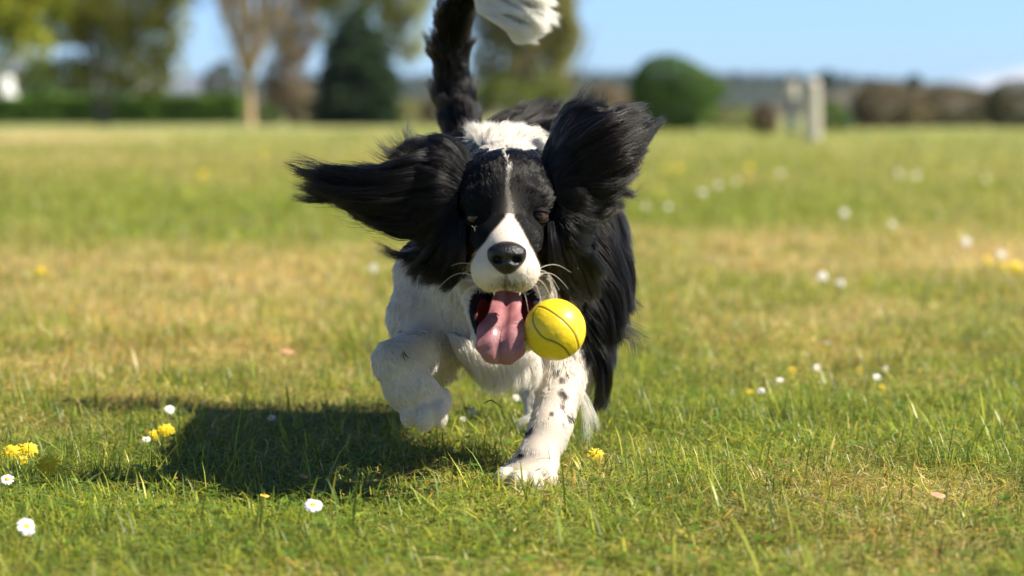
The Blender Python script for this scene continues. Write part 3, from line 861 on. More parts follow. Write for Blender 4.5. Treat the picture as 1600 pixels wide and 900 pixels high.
def skin_col(p):
    w = coat(p)[:, None]
    px, py = to_px(p)
    w = w * np.where((py < 334) & (p[:, 1] < 2.545), .25, 1)[:, None]
    c = BLACK * (1 - w) + np.array((.40, .34, .28)) * w * np.where((p[:, 1] < 2.47) & (py < 480), 1.75, 1.45)[:, None]
    # mouth: inside of the lips and throat
    m = np.linalg.norm((p - cuts[0][0]) / (cuts[0][1] * 1.13), axis=1)
    inm = (m < 1.0) & (p[:, 1] > 2.385)
    c = np.where(inm[:, None], PINKD * (.5 + .5 * sstep(.6, 1, m))[:, None] , c)
    rim = (m >= .90) & (m < 1.20) & (p[:, 1] > 2.39) & (p[:, 2] < P(0, 446, 2.4)[2])
    c = np.where(rim[:, None], LIP, c)
    # dark skin at front of the upper lip under the nose
    lip = (np.exp(-((px - 790) / 22) ** 2 - ((py - 444) / 11) ** 2) * .8 + np.exp(-((px - 790) / 2.2) ** 2) * (py > 426)).clip(0, 1) * (p[:, 1] < 2.42)
    c = c * (1 - .75 * lip[:, None])
    for s in (1, 2):
        e = np.linalg.norm((p - cuts[s][0]) / (cuts[s][1] * 1.35), axis=1)
        c = np.where((e < 1)[:, None], BLACK, c)
    return c

m_skin, t_, b_ = new_mat('dog_skin')
at_ = t_.nodes.new('ShaderNodeAttribute'); at_.attribute_name = 'Col'
t_.links.new(at_.outputs['Color'], b_.inputs['Base Color'])
b_.inputs['Roughness'].default_value = .8; b_.inputs['Specular IOR Level'].default_value = .12

dog = empty('dog', P(800, 700, 2.75) * np.array((1, 1, 0)))
tag(dog, 'black and white long-haired dog running towards the viewer with ears flying and tongue out', 'dog')
body = mesh_obj('body', BV, BF, [m_skin], col=skin_col(BV)); local(body, dog)

# nose, eyes, tongue, teeth ------------------------------------------------
def uv_sphere(n=48, m=32):
    th = np.linspace(0, math.pi, m + 1); ph = np.linspace(0, 2 * math.pi, n, endpoint=False)
    T, Ph = np.meshgrid(th, ph, indexing='ij')
    v = np.c_[(np.sin(T) * np.cos(Ph)).ravel(), (np.sin(T) * np.sin(Ph)).ravel(), np.cos(T).ravel()]
    f = []
    for i in range(m):
        for j in range(n):
            a, b = i * n + j, i * n + (j + 1) % n
            f.append((a, a + n, b + n, b))
    return v, np.array(f)
sv, sf = uv_sphere()
# nose pad: squarish top, narrower below, nostrils and a groove
m_nose = plain_mat('nose_leather', (.006, .006, .007), rough=.36, spec=.5, noise=.3, scale=500, bump=.6, coat=.0)
nc = P(792, 403, 2.372)
v = sv.copy()
x, y, z = v[:, 0], v[:, 1], v[:, 2]
sh = np.c_[np.sign(x) * np.abs(x) ** .85 * .0200 * np.interp(z, [-1, 0, .5, 1], [.55, .95, 1.05, .9]), y * .017, np.sign(z) * np.abs(z) ** .9 * .0165]
for s in (-1, 1):
    c = np.array((s * .0088, -.013, -.001)); r = np.array((.0048, .0085, .0034))
    q = np.linalg.norm((sh - c) / r, axis=1)
    sh[:, 1] += .011 * np.exp(-(q / 1.0) ** 3)
    wing = np.linalg.norm((sh - np.array((s * .0155, -.008, -.003))) / np.array((.005, .008, .006)), axis=1)
    sh[:, 1] -= .0012 * np.exp(-wing ** 2)
sh[:, 1] += .0022 * np.exp(-(sh[:, 0] / .0011) ** 2) * (sh[:, 2] < .004)
nose = mesh_obj('nose', sh + nc, sf, [m_nose]); local(nose, dog)
# eyes
m_eye, t_, b_ = new_mat('eye_amber')
b_.inputs['Roughness'].default_value = .14; b_.inputs['Coat Weight'].default_value = .15
tcn = t_.nodes.new('ShaderNodeTexCoord'); vm = t_.nodes.new('ShaderNodeVectorMath'); vm.operation = 'LENGTH'
mp = t_.nodes.new('ShaderNodeMapping'); mp.inputs['Scale'].default_value = (1, 0, 1)
t_.links.new(tcn.outputs['Object'], mp.inputs[0]); t_.links.new(mp.outputs[0], vm.inputs[0])
rp = t_.nodes.new('ShaderNodeValToRGB'); t_.links.new(vm.outputs['Value'], rp.inputs[0]); t_.links.new(rp.outputs[0], b_.inputs['Base Color'])
el = rp.color_ramp.elements
el[0].position = 0; el[0].color = (.003, .002, .002, 1)
el[1].position = .00001; el[1].color = (.003, .002, .002, 1)
mm = t_.nodes.new('ShaderNodeMath'); mm.operation = 'MULTIPLY'; mm.inputs[1].default_value = 100
t_.links.new(vm.outputs['Value'], mm.inputs[0]); t_.links.new(mm.outputs[0], rp.inputs[0])
el[0].position = .30; el[1].position = .38; el[1].color = (.075, .026, .010, 1)
e3 = el.new(.68); e3.color = (.035, .012, .006, 1)
e4 = el.new(.74); e4.color = (.01, .006, .005, 1)
e5 = el.new(.86); e5.color = (.10, .08, .07, 1)
lids = []
m_lid = plain_mat('eyelid_skin', (.006, .005, .005), rough=.7, spec=.15)
for (ex, ey) in ((742, 338), (843, 336)):
    c = P(ex, ey + 2, 2.434 if ex > 800 else 2.4365)
    o = mesh_obj('eye', sv * .0088, sf, [m_eye]); o.location = c; local(o, dog)
    # eyelids: two soft arcs hugging the ball
    vv, ff = [], []
    n, m = 24, 8
    for li, (a0, a1, rr) in enumerate(((R(80), R(34) if ex > 800 else R(16), .0098), (R(-78), R(-34), .0098))):
        base = len(vv)
        for i in range(n + 1):
            ph = R(-75) + R(150) * i / n
            for j in range(m + 1):
                tt = a0 + (a1 - a0) * j / m
                tt = tt * (math.cos(ph) ** .6) if j > 0 else tt
                r_ = rr + (.0006 if j == m else 0) 
                vv.append(c + r_ * np.array((math.sin(ph) * math.cos(tt), -math.cos(ph) * math.cos(tt), math.sin(tt))))
        for i in range(n):
            for j in range(m):
                a = base + i * (m + 1) + j
                ff.append((a, a + 1, a + m + 2, a + m + 1))
    lo = mesh_obj('eyelid', np.array(vv), np.array(ff), [m_lid]); 
    md = lo.modifiers.new('thick', 'SOLIDIFY'); md.thickness = .0012; md.offset = 0
    local(lo, dog); lids.append(lo)
# tongue: swept ribbon with a groove, hanging over the lower front of the jaw
m_tong, t_, b_ = new_mat('tongue_wet')
b_.inputs['Roughness'].default_value = .42; b_.inputs['Subsurface Weight'].default_value = .25
b_.inputs['Subsurface Radius'].default_value = (.006, .0022, .0015); b_.inputs['Subsurface Scale'].default_value = 1
b_.inputs['Coat Weight'].default_value = .22; b_.inputs['Coat Roughness'].default_value = .22
tcn = t_.nodes.new('ShaderNodeTexCoord')
nz = t_.nodes.new('ShaderNodeTexNoise'); nz.inputs['Scale'].default_value = 55; nz.inputs['Detail'].default_value = 5
t_.links.new(tcn.outputs['Object'], nz.inputs['Vector'])
rp = t_.nodes.new('ShaderNodeValToRGB'); t_.links.new(nz.outputs[0], rp.inputs[0]); t_.links.new(rp.outputs[0], b_.inputs['Base Color'])
rp.color_ramp.elements[0].position = .35; rp.color_ramp.elements[0].color = (.27, .09, .10, 1)
rp.color_ramp.elements[1].position = .7; rp.color_ramp.elements[1].color = (.38, .165, .17, 1)
nz2 = t_.nodes.new('ShaderNodeTexNoise'); nz2.inputs['Scale'].default_value = 900; nz2.inputs['Detail'].default_value = 3
t_.links.new(tcn.outputs['Object'], nz2.inputs['Vector'])
bp = t_.nodes.new('ShaderNodeBump'); bp.inputs['Strength'].default_value = .7; bp.inputs['Distance'].default_value = .0009
t_.links.new(nz2.outputs[0], bp.inputs['Height']); t_.links.new(bp.outputs[0], b_.inputs['Normal'])
tg = [  # px, py, depth, half width px, thickness m
    (791, 452, 2.475, 20, .009), (792, 470, 2.452, 23, .008), (790, 488, 2.432, 25, .008), (787, 504, 2.412, 31, .0085),
    (783, 519, 2.398, 38, .0085), (782, 534, 2.392, 39, .0085), (782, 548, 2.391, 38, .008), (782, 558, 2.392, 30, .0075), (782, 565, 2.394, 20, .006), (782, 568.5, 2.396, 7, .003)]
tg = np.array(tg); s = np.linspace(0, 1, len(tg)); ss = 1 - (1 - np.linspace(0, 1, 44)) ** 1.3
tgi = np.c_[tuple(np.interp(ss, s, tg[:, i]) for i in range(5))]
# smooth
for _ in range(4): tgi[1:-1] = (tgi[:-2] + 2 * tgi[1:-1] + tgi[2:]) / 4
cen = np.array([P(*r[:3]) for r in tgi]); tan = norm(np.gradient(cen, axis=0))
side = np.tile(np.array((1.0, 0, -.05)), (len(cen), 1)); nor = norm(np.cross(side, tan))
nor = np.where((nor[:, 1:2] > 0), -nor, nor)
nu = 40; V = []
for i in range(len(cen)):
    hw = RP(tgi[i, 3], 2.41); th = tgi[i, 4]
    for j in range(nu):
        a = 2 * math.pi * j / nu
        cx_, cy_ = math.cos(a), math.sin(a)
        xx = np.sign(cx_) * abs(cx_) ** .75 * hw
        hh = th * .5 * np.sign(cy_) * abs(cy_) ** .75
        if cy_ > 0:
            g = math.exp(-((xx - .001) / .0022) ** 2)
            hh += (-.0062 * g + .0026 * math.exp(-((abs(xx) - .010) / .007) ** 2)) * min(1, tgi[i, 3] / 34)
            hh += .0010 * math.sin(i * .9 + xx * 300) * (abs(xx) > .012)
        edge = .0025 * (abs(xx) / .02) ** 2
        w_ = .0012 * math.sin(i * .55) if xx > 0 else .0008 * math.sin(i * .7 + 1)
        V.append(cen[i] + side[i] * (xx + w_ * (abs(cx_) > .8)) + nor[i] * (hh + edge))
Fc = []
for i in range(len(cen) - 1):
    for j in range(nu):
        a, b = i * nu + j, i * nu + (j + 1) % nu
        Fc.append((a, b, b + nu, a + nu))
fl = [tuple(range(nu))[::-1], tuple((len(cen) - 1) * nu + j for j in range(nu))]
tongue = mesh_obj('tongue', np.array(V), [tuple(map(int, f)) for f in Fc] + fl, [m_tong]); local(tongue, dog)
# teeth: lower canines and incisors peeking at the rim, upper canines behind the lip
m_tooth = plain_mat('tooth', (.72, .66, .52), rough=.25)
def tooth(px, py, d, h, r, up):
    n = 10; vv = [P(px, py, d) + np.array((0, .001, 0))]
    for i in range(5):
        t = i / 4
        for j in range(n):
            a = 2 * math.pi * j / n
            rr = r * (1 - t) ** .7 + .0002
            vv.append(P(px, py, d) + np.array((math.cos(a) * rr, math.sin(a) * rr - t * .002, (t - .1) * h * up)))
    ff = [(1 + i * n + j, 1 + i * n + (j + 1) % n, 1 + (i + 1) * n + (j + 1) % n, 1 + (i + 1) * n + j) for i in range(4) for j in range(n)]
    o = mesh_obj('tooth', np.array(vv), ff, [m_tooth]); local(o, dog)
tooth(772, 452, 2.412, .007, .0018, -1); tooth(812, 452, 2.412, .007, .0018, -1)
tooth(753, 516, 2.425, .007, .0018, 1); tooth(823, 512, 2.425, .007, .0018, 1)

# ------------------------------------------------------------------ fur
# combing: position (px, py, depth), direction (right, down, away), length mm, lift off the skin
CT = np.array([
 (792, 250, 2.500, 0, -.5, 1, 14, .3), (755, 285, 2.460, -.3, -.9, .8, 10, .22), (835, 285, 2.460, .3, -.9, .8, 10, .22),
 (792, 315, 2.430, 0, -1, .6, 6, .12), (792, 355, 2.420, 0, -1, .7, 5, .1), (765, 385, 2.400, -.8, -.3, .8, 4, .1), (820, 385, 2.400, .8, -.3, .8, 4, .1),
 (750, 425, 2.390, -1, .4, .6, 5, .15), (832, 425, 2.390, 1, .4, .6, 5, .15), (765, 450, 2.380, -.5, .9, .4, 5, .2), (818, 450, 2.380, .5, .9, .4, 5, .2),
 (725, 330, 2.460, -1, .1, .6, 12, .2), (860, 330, 2.460, 1, .1, .6, 12, .2), (715, 370, 2.470, -.9, .8, .3, 22, .25), (875, 370, 2.470, .8, .8, .3, 22, .25),
 (715, 410, 2.500, -.4, 1, .1, 28, .25), (872, 410, 2.500, .4, 1, .1, 26, .25), (742, 470, 2.470, -.4, .9, .5, 8, .15), (836, 470, 2.470, .4, .9, .5, 8, .15),
 (789, 545, 2.430, 0, .9, .6, 10, .2), (700, 270, 2.500, -1, -.3, .3, 22, .3), (880, 260, 2.500, .8, -.7, .3, 22, .3),
 (770, 215, 2.620, -.5, -.5, .8, 34, .35), (800, 210, 2.620, .3, -.5, .8, 36, .35), (840, 215, 2.620, 1, -.2, .5, 36, .35),
 (700, 290, 2.620, -.8, .6, .4, 40, .3), (885, 300, 2.620, .7, .8, .4, 40, .3),
 (800, 190, 2.890, .5, -.2, .8, 34, .45), (740, 200, 3.010, -.2, -.3, .8, 30, .4), (870, 230, 2.850, .7, .3, .7, 40, .4), (700, 260, 2.890, -.5, .6, .5, 34, .35),
 (789, 600, 2.630, 0, 1, .1, 42, .15), (740, 560, 2.620, .15, 1, .1, 34, .2), (700, 500, 2.620, .35, 1, 0, 20, .15), (860, 560, 2.620, -.1, 1, .1, 26, .2), (789, 480, 2.600, 0, 1, 0, 26, .2),
 (625, 430, 2.680, -.1, 1, .1, 13, .15), (645, 480, 2.620, 0, 1, 0, 13, .12), (930, 420, 2.700, .35, 1, .1, 50, .3), (920, 500, 2.700, .35, 1, .1, 50, .35), (925, 560, 2.680, .15, 1, .1, 50, .3),
 (880, 600, 2.600, 0, 1, .05, 7, .15), (912, 585, 2.640, 0, 1, .05, 12, .15), (905, 610, 2.620, 0, 1, .05, 8, .15), (900, 560, 2.620, 0, 1, 0, 12, .15), (860, 670, 2.550, -.1, 1, .1, 6, .15), (825, 740, 2.500, -.2, .5, -.6, 4, .2), (875, 690, 2.580, .3, 1, .3, 9, .3),
 (622, 520, 2.600, -.1, 1, 0, 15, .22), (600, 570, 2.480, .15, 1, 0, 11, .22), (640, 600, 2.480, .5, 1, 0, 11, .2), (645, 625, 2.49, .5, 1, 0, 9.5, .2), (668, 640, 2.490, .5, 1, 0, 3.8, .2), (650, 650, 2.49, .5, 1, 0, 3.8, .2), (690, 630, 2.50, .5, 1, 0, 3.8, .2), (670, 540, 2.600, -.5, .6, -.2, 9, .15),
 (788, 560, 2.890, 0, 1, .1, 44, .2), (830, 560, 2.970, 0, 1, 0, 12, .2), (700, 540, 2.970, 0, 1, 0, 12, .2), (760, 400, 3.050, 0, 1, 0, 25, .2),
 (705, 150, 3.130, -.4, -1.0, .3, 32, .2), (690, 90, 3.130, -.6, -1.0, .2, 32, .22), (725, 90, 3.130, .4, -1, .1, 28, .2), (712, 20, 3.114, 0, -1, .1, 22, .4), (745, 0, 3.082, 1, -.1, 0, 26, .3),
], dtype=float)
CP = np.array([P(*r[:3]) for r in CT])
CD = norm(np.c_[CT[:, 3], CT[:, 5], -CT[:, 4]]); CL = CT[:, 6] / 1000; CLi = CT[:, 7]

def sample_mesh(n, wfun):
    tri = np.concatenate([BF[:, [0, 1, 2]], BF[:, [0, 2, 3]]])
    a, b, c = BV[tri[:, 0]], BV[tri[:, 1]], BV[tri[:, 2]]
    ar = np.linalg.norm(np.cross(b - a, c - a), axis=1) / 2
    w = ar * wfun((a + b + c) / 3, norm(BN[tri[:, 0]]))
    ix = rng.choice(len(tri), n, p=w / w.sum())
    u, v = rng.random(n), rng.random(n); fl = u + v > 1; u[fl] = 1 - u[fl]; v[fl] = 1 - v[fl]
    u = u[:, None]; v = v[:, None]
    p = a[ix] * (1 - u - v) + b[ix] * u + c[ix] * v
    nn = norm(BN[tri[ix, 0]] * (1 - u - v) + BN[tri[ix, 1]] * u + BN[tri[ix, 2]] * v)
    return p, nn

def dens(p, n):
    px, py = to_px(p); y = p[:, 1]
    w = np.ones(len(p))
    head = y < 2.56
    w = np.where(head, 3.2, w)
    w = np.where(y > 2.85, .6, w)
    view = norm(np.array((0, 0, CAMZ)) - p)
    facing = (n * view).sum(1)
    w = w * np.where(facing < -.35, .25, 1)
    # no hair in the mouth, on the nose, over the eyes
    m = np.linalg.norm((p - cuts[0][0]) / (cuts[0][1] * 1.12), axis=1)
    w = np.where((m < 1.10) & (y > 2.39) & (py > 448), 0, w)
    w = np.where(np.linalg.norm((p - nc) / np.array((.0205, .022, .0175)), axis=1) < 1, 0, w)
    for s in (1, 2):
        w = np.where(np.linalg.norm((p - cuts[s][0]) / (cuts[s][1] * 1.15), axis=1) < 1, 0, w)
    lip = ((px - 790) / 20) ** 2 + ((py - 440) / 11) ** 2
    return w

def comb(p, n):
    N = len(p); d = np.zeros((N, 3)); L = np.zeros(N); Li = np.zeros(N)
    for s in range(0, N, 40000):
        q = p[s:s + 40000]
        r2 = ((q[:, None, :] - CP[None]) ** 2).sum(2) + 1e-5
        w = 1 / r2 ** 1.7; w /= w.sum(1, keepdims=True)
        d[s:s + 40000] = w @ CD; L[s:s + 40000] = w @ CL; Li[s:s + 40000] = w @ CLi
    d = d - n * (d * n).sum(1, keepdims=True)
    return norm(d), L, Li

def grow(p, n, K=6, seed=0, wav=.10, jit=.25, Lmul=1.0):
    N = len(p)
    d, L, Li = comb(p, n)
    L = L * Lmul * rng.uniform(.65, 1.15, N)
    jd = np.c_[vnoise(p, 45, seed + 1), vnoise(p, 45, seed + 2), vnoise(p, 45, seed + 3)]
    d = norm(d + jd * jit + rng.normal(0, .09, (N, 3)))
    d = norm(d - n * np.minimum(0, (d * n).sum(1, keepdims=True)))
    t = np.linspace(0, 1, K)
    pts = np.zeros((N, K, 3)); pts[:, 0] = p - n * .0008
    cur = pts[:, 0].copy()
    g = np.array((0, 0, -1.0))
    for k in range(1, K):
        tt = t[k]
        lift = (Li * (1.3 - tt * 1.1))[:, None]
        dr = norm(d + n * lift + g * (L[:, None] * 6) * tt)
        cur = cur + dr * (L / (K - 1))[:, None]
        pts[:, k] = cur
    amp = (L * wav)[:, None]
    for k in range(1, K):
        q = pts[:, 0] * 1.0 + d * (t[k] * L)[:, None]
        off = np.c_[vnoise(q, 90, seed + 5), vnoise(q, 90, seed + 6), vnoise(q, 90, seed + 7)]
        pts[:, k] += off * amp * t[k] * 1.6
    return pts, L

def clump(pts, L, ratio=20, amount=.8, power=1.6):
    N, K = pts.shape[:2]
    m = max(1, N // ratio)
    gi = rng.choice(N, m, replace=False)
    kd = kdtree.KDTree(m)
    for j, i in enumerate(gi): kd.insert(pts[i, 0], j)
    kd.balance()
    near = np.array([kd.find(q)[1] for q in pts[:, 0]])
    t = np.linspace(0, 1, K)[None, :, None]
    amt = (amount * sstep(.002, .011, L))[:, None, None] * rng.uniform(.6, 1, (N, 1, 1))
    return pts + (pts[gi[near]] - pts) * amt * t ** power

def hair_col(p, N):
    w = coat(p)
    w = (rng.random(N) < sstep(.1, .9, w)).astype(float)[:, None]
    px, py = to_px(p)
    j = rng.uniform(.72, 1.12, (N, 1))
    bl = np.array((.0030, .0024, .0021)) * (rng.uniform(.3, 2.2, (N, 1)) + 8 * (rng.random((N, 1)) < .10))  # a few black strands coloured lighter brown to stand in for highlights
    wh = WHITE * j
    lip = np.exp(-((px - 792) / 30) ** 2 - ((py - 444) / 13) ** 2)
    dk = (p[:, 1] < 2.42) & (rng.random(N) < lip * .9)
    wh = np.where(dk[:, None], GREY * .5, wh)
    return bl * (1 - w) + wh * w, w[:, 0]

def taper(N, K, r0, r1=.15):
    t = np.linspace(0, 1, K)
    return r0[:, None] * (1 - t ** 1.8 * (1 - r1))[None]

def hair_mat(name, white):
    m = bpy.data.materials.new(name); m.use_nodes = True
    t = m.node_tree; t.nodes.clear()
    out = t.nodes.new('ShaderNodeOutputMaterial')
    at = t.nodes.new('ShaderNodeAttribute'); at.attribute_name = 'Col'
    if white:
        h = t.nodes.new('ShaderNodeBsdfHairPrincipled'); h.model = 'CHIANG'; h.parametrization = 'COLOR'
        t.links.new(at.outputs['Color'], h.inputs['Color']); h.inputs['Roughness'].default_value = .4; h.inputs['Radial Roughness'].default_value = .6
        b = t.nodes.new('ShaderNodeBsdfPrincipled'); b.inputs['Roughness'].default_value = .45
        b.inputs['Specular IOR Level'].default_value = .35
        tr = t.nodes.new('ShaderNodeBsdfTranslucent'); mx = t.nodes.new('ShaderNodeMixShader'); mx.inputs[0].default_value = .45
        t.links.new(at.outputs['Color'], b.inputs['Base Color']); t.links.new(at.outputs['Color'], tr.inputs['Color'])
        t.links.new(b.outputs[0], mx.inputs[1]); t.links.new(tr.outputs[0], mx.inputs[2]); m2 = t.nodes.new('ShaderNodeMixShader'); m2.inputs[0].default_value = .25
        t.links.new(mx.outputs[0], m2.inputs[1]); t.links.new(h.outputs[0], m2.inputs[2]); t.links.new(m2.outputs[0], out.inputs[0])
    else:
        h = t.nodes.new('ShaderNodeBsdfHairPrincipled')
        h.model = 'CHIANG'; h.parametrization = 'COLOR'
        t.links.new(at.outputs['Color'], h.inputs['Color'])
        h.inputs['Roughness'].default_value = .24; h.inputs['Radial Roughness'].default_value = .35; h.inputs['IOR'].default_value = 1.32
        h.inputs['Coat'].default_value = 0.0
        t.links.new(h.outputs[0], out.inputs[0])
    return m
m_hb, m_hw = hair_mat('black_hair', False), hair_mat('white_hair', True)

def put_coat(name, pts, rad, col, w, parent=dog):
    for nm, sel, mt in (('black_' + name, w < .5, m_hb), ('white_' + name, w >= .5, m_hw)):
        if sel.any(): curves_obj(nm, pts[sel], rad[sel], col[sel], mt, parent)

N = NHAIR
rp_, rn_ = sample_mesh(N, dens)
pts, L = grow(rp_, rn_)
pts = clump(pts, L)
hc, w = hair_col(rp_, N)
rad = taper(N, pts.shape[1], np.interp(L, [.004, .012, .03], [.00019, .00025, .00030]))
put_coat('coat', pts, rad, hc, w)

# long feathering: strands swept between hand-laid guide lines ---------------
def crom(g, t):
    """Catmull-Rom through g (m,3) at t in 0..1"""
    g = np.asarray(g); m = len(g)
    e = np.vstack([2 * g[0] - g[1], g, 2 * g[-1] - g[-2]])
    u = np.clip(t, 0, 1) * (m - 1); i = np.minimum(u.astype(int), m - 2); f = (u - i)[..., None]
    a, b, c, d_ = e[i], e[i + 1], e[i + 2], e[i + 3]
    return .5 * (2 * b + (c - a) * f + (2 * a - 5 * b + 4 * c - d_) * f * f + (3 * b - a - 3 * c + d_) * f ** 3)

def feather(name, guides, n, thick=.014, tipthick=.006, start=.55, wave=.004, clumps=90, cl=.8, r0=.00022, white=0., K=12, seed=0, flare=1.0, minlen=.35, TM=(.70, .82, 1.0), wcol=1.0):
    GS = 24; tg_ = np.linspace(0, 1, GS)
    guides = [list(g) + [tuple(np.array(g[-1]) + (np.array(g[-1]) - np.array(g[-2])) * .55)] for g in guides]
    gg = np.array([crom(np.array([P(*q) for q in g]), tg_) for g in guides])       # (m,GS,3)
    m = len(gg)
    def path(u, t, off):                                                            # u (n,), t (n,K), off (n,)
        uu = u * (m - 1); i = np.minimum(uu.astype(int), m - 2); f = (uu - i)[:, None, None]
        ti = t * (GS - 1); j = np.clip(ti.astype(int), 0, GS - 2); tf = (ti - j)[..., None]
        a = gg[i[:, None], j] * (1 - tf) + gg[i[:, None], j + 1] * tf
        b = gg[i[:, None] + 1, j] * (1 - tf) + gg[i[:, None] + 1, j + 1] * tf
        p = a * (1 - f) + b * f
        th = thick * (1 - t) + tipthick * t
        p[..., 1] += off[:, None] * th
        return p
    cu_ = rng.random(clumps); co_ = rng.uniform(-1, 1, clumps)
    u = rng.random(n); off = rng.uniform(-1, 1, n)
    key = np.c_[u * 3, off * .35]; ck = np.c_[cu_ * 3, co_ * .35]
    near = np.argmin(((key[:, None] - ck[None]) ** 2).sum(2), axis=1) if n * clumps < 4e7 else rng.integers(0, clumps, n)
    t0 = rng.uniform(0, start, n) * (rng.random(n) < .75)
    tm = rng.triangular(*TM, clumps)[near]
    t1 = np.minimum(tm * rng.uniform(.93, 1.0, n), t0 + rng.uniform(minlen, 1.0, n))
    s = np.linspace(0, 1, K)[None]
    t = t0[:, None] + (t1 - t0)[:, None] * s
    p = path(u, t, off); pc = path(cu_[near], t, co_[near])
    ph = rng.uniform(0, 6.28, clumps)[near][:, None]; fr = rng.uniform(4, 9, clumps)[near][:, None]
    amp = rng.uniform(.3, 1.6, clumps)[near][:, None] * wave
    wob = amp * t * np.sin(t * fr + ph)
    cw = (cl * (t ** 1.3) * rng.uniform(.6, 1.0, (n, 1)))[..., None]
    p = p * (1 - cw) + pc * cw
    p[..., 2] += wob; p[..., 0] += amp * t * np.cos(t * fr * .8 + ph * 2) * .7
    p[..., 1] += amp * t * np.sin(t * fr * 1.1 + ph * 3)
    # each strand wanders a little on its own
    p = p + rng.normal(0, .0016, (n, 1, 3)) * (.4 + s[..., None]) + np.stack([np.sin(s * rng.uniform(2, 7, (n, 1)) + rng.uniform(0, 6, (n, 1))) for _ in range(3)], -1) * .0012 * s[..., None] * flare
    if np.ndim(white) or white > 0:
        wh = rng.random(n) < white
    else: wh = np.zeros(n, bool)
    c = np.where(wh[:, None], np.minimum(.97, WHITE * wcol * rng.uniform(.85, 1.1, (n, 1))), np.array((.0030, .0024, .0021)) * (rng.uniform(.3, 2.2, (n, 1)) + 9 * (rng.random((n, 1)) < .12)))  # scattered paler strands in the black hair imitate highlights by colour
    rad = taper(n, K, np.full(n, r0) * rng.uniform(.7, 1.2, n), .12)
    put_coat(name, p, rad, c, wh.astype(float))

EL = [
 [(712, 232, 2.53), (685, 216, 2.52), (650, 228, 2.51), (628, 246, 2.50), (604, 266, 2.50)],
 [(706, 240, 2.52), (670, 235, 2.50), (630, 245, 2.49), (595, 260, 2.50), (556, 262, 2.51)],
 [(700, 252, 2.50), (655, 252, 2.485), (600, 262, 2.48), (540, 264, 2.49), (462, 256, 2.51)],
 [(696, 268, 2.49), (640, 270, 2.475), (580, 278, 2.47), (520, 280, 2.48), (458, 266, 2.50)],
 [(694, 285, 2.485), (635, 290, 2.47), (575, 298, 2.465), (520, 296, 2.475), (466, 282, 2.49)],
 [(694, 300, 2.48), (635, 308, 2.47), (580, 314, 2.465), (530, 310, 2.475), (470, 304, 2.49)],
 [(696, 318, 2.48), (640, 328, 2.47), (590, 332, 2.47), (545, 326, 2.48), (496, 310, 2.49)],
 [(700, 334, 2.48), (650, 348, 2.475), (605, 354, 2.475), (570, 350, 2.48), (530, 334, 2.49)],
 [(704, 346, 2.48), (665, 364, 2.475), (630, 370, 2.475), (600, 366, 2.48), (566, 350, 2.49)],
 [(708, 356, 2.48), (678, 382, 2.48), (650, 388, 2.48), (615, 388, 2.48), (572, 372, 2.49)],
]
EL = [[(a, b - (max(0, i - 4) * 4.2 * min(1, k / 2)) + max(0, 2.5 - i) * 6.5 * min(1, k / 2), c) for k, (a, b, c) in enumerate(g)] for i, g in enumerate(EL)]
feather('ear_feathering', EL, 9000, r0=.00036, TM=(.55, .68, 1.0), thick=.015, tipthick=.014, start=.5, wave=.008, clumps=44, cl=.97)
# hair over the sides of the skull, hiding where the ears begin
feather('brow_hair', [
 [(742, 262, 2.500), (730, 238, 2.515), (712, 220, 2.525), (688, 212, 2.53), (662, 216, 2.53)],
 [(730, 270, 2.475), (714, 252, 2.485), (696, 240, 2.49), (672, 238, 2.49), (646, 246, 2.50)],
 [(720, 285, 2.462), (702, 276, 2.465), (682, 268, 2.465), (658, 268, 2.47), (632, 276, 2.48)],
 [(714, 302, 2.455), (696, 300, 2.455), (676, 302, 2.455), (654, 308, 2.46), (632, 318, 2.47)],
 [(712, 322, 2.452), (696, 330, 2.45), (678, 342, 2.45), (660, 352, 2.46), (640, 358, 2.47)],
 [(714, 340, 2.452), (702, 356, 2.45), (688, 372, 2.45), (672, 384, 2.455), (654, 390, 2.47)]], 9000, thick=.007, tipthick=.012, start=.5, wave=.005, clumps=70, cl=.85)
feather('brow_hair', [
 [(842, 262, 2.500), (850, 238, 2.51), (862, 216, 2.52), (878, 198, 2.52), (900, 182, 2.52)],
 [(856, 272, 2.475), (868, 252, 2.48), (884, 234, 2.48), (904, 220, 2.48), (926, 210, 2.49)],
 [(866, 286, 2.462), (880, 272, 2.465), (898, 260, 2.465), (918, 250, 2.47), (940, 244, 2.48)],
 [(870, 302, 2.455), (884, 298, 2.455), (902, 294, 2.455), (922, 292, 2.46), (942, 290, 2.47)],
 [(872, 320, 2.452), (882, 326, 2.45), (896, 334, 2.45), (912, 342, 2.455), (930, 348, 2.47)],
 [(868, 338, 2.452), (876, 352, 2.45), (886, 368, 2.45), (898, 382, 2.455), (914, 394, 2.47)]], 9000, thick=.007, tipthick=.012, start=.5, wave=.004, clumps=70, cl=.85)
EL2 = [
 [(702, 328, 2.465), (688, 358, 2.46), (672, 384, 2.46), (652, 402, 2.465), (630, 412, 2.475)],
 [(708, 335, 2.46), (698, 370, 2.455), (686, 400, 2.455), (670, 422, 2.46), (652, 436, 2.47)],
 [(716, 340, 2.455), (710, 378, 2.45), (701, 410, 2.45), (690, 432, 2.455), (678, 446, 2.465)],
 [(728, 345, 2.45), (726, 385, 2.443), (721, 414, 2.443), (714, 434, 2.448), (706, 448, 2.455)],
]
feather('cheek_feathering', [[(704, 344, 2.48), (680, 370, 2.48), (650, 388, 2.48), (622, 396, 2.48), (588, 384, 2.48)],
 [(706, 350, 2.48), (684, 378, 2.48), (658, 394, 2.48), (628, 404, 2.48), (592, 396, 2.48)]], 260, thick=.008, tipthick=.006, start=.3, wave=.006, clumps=9, cl=.95)
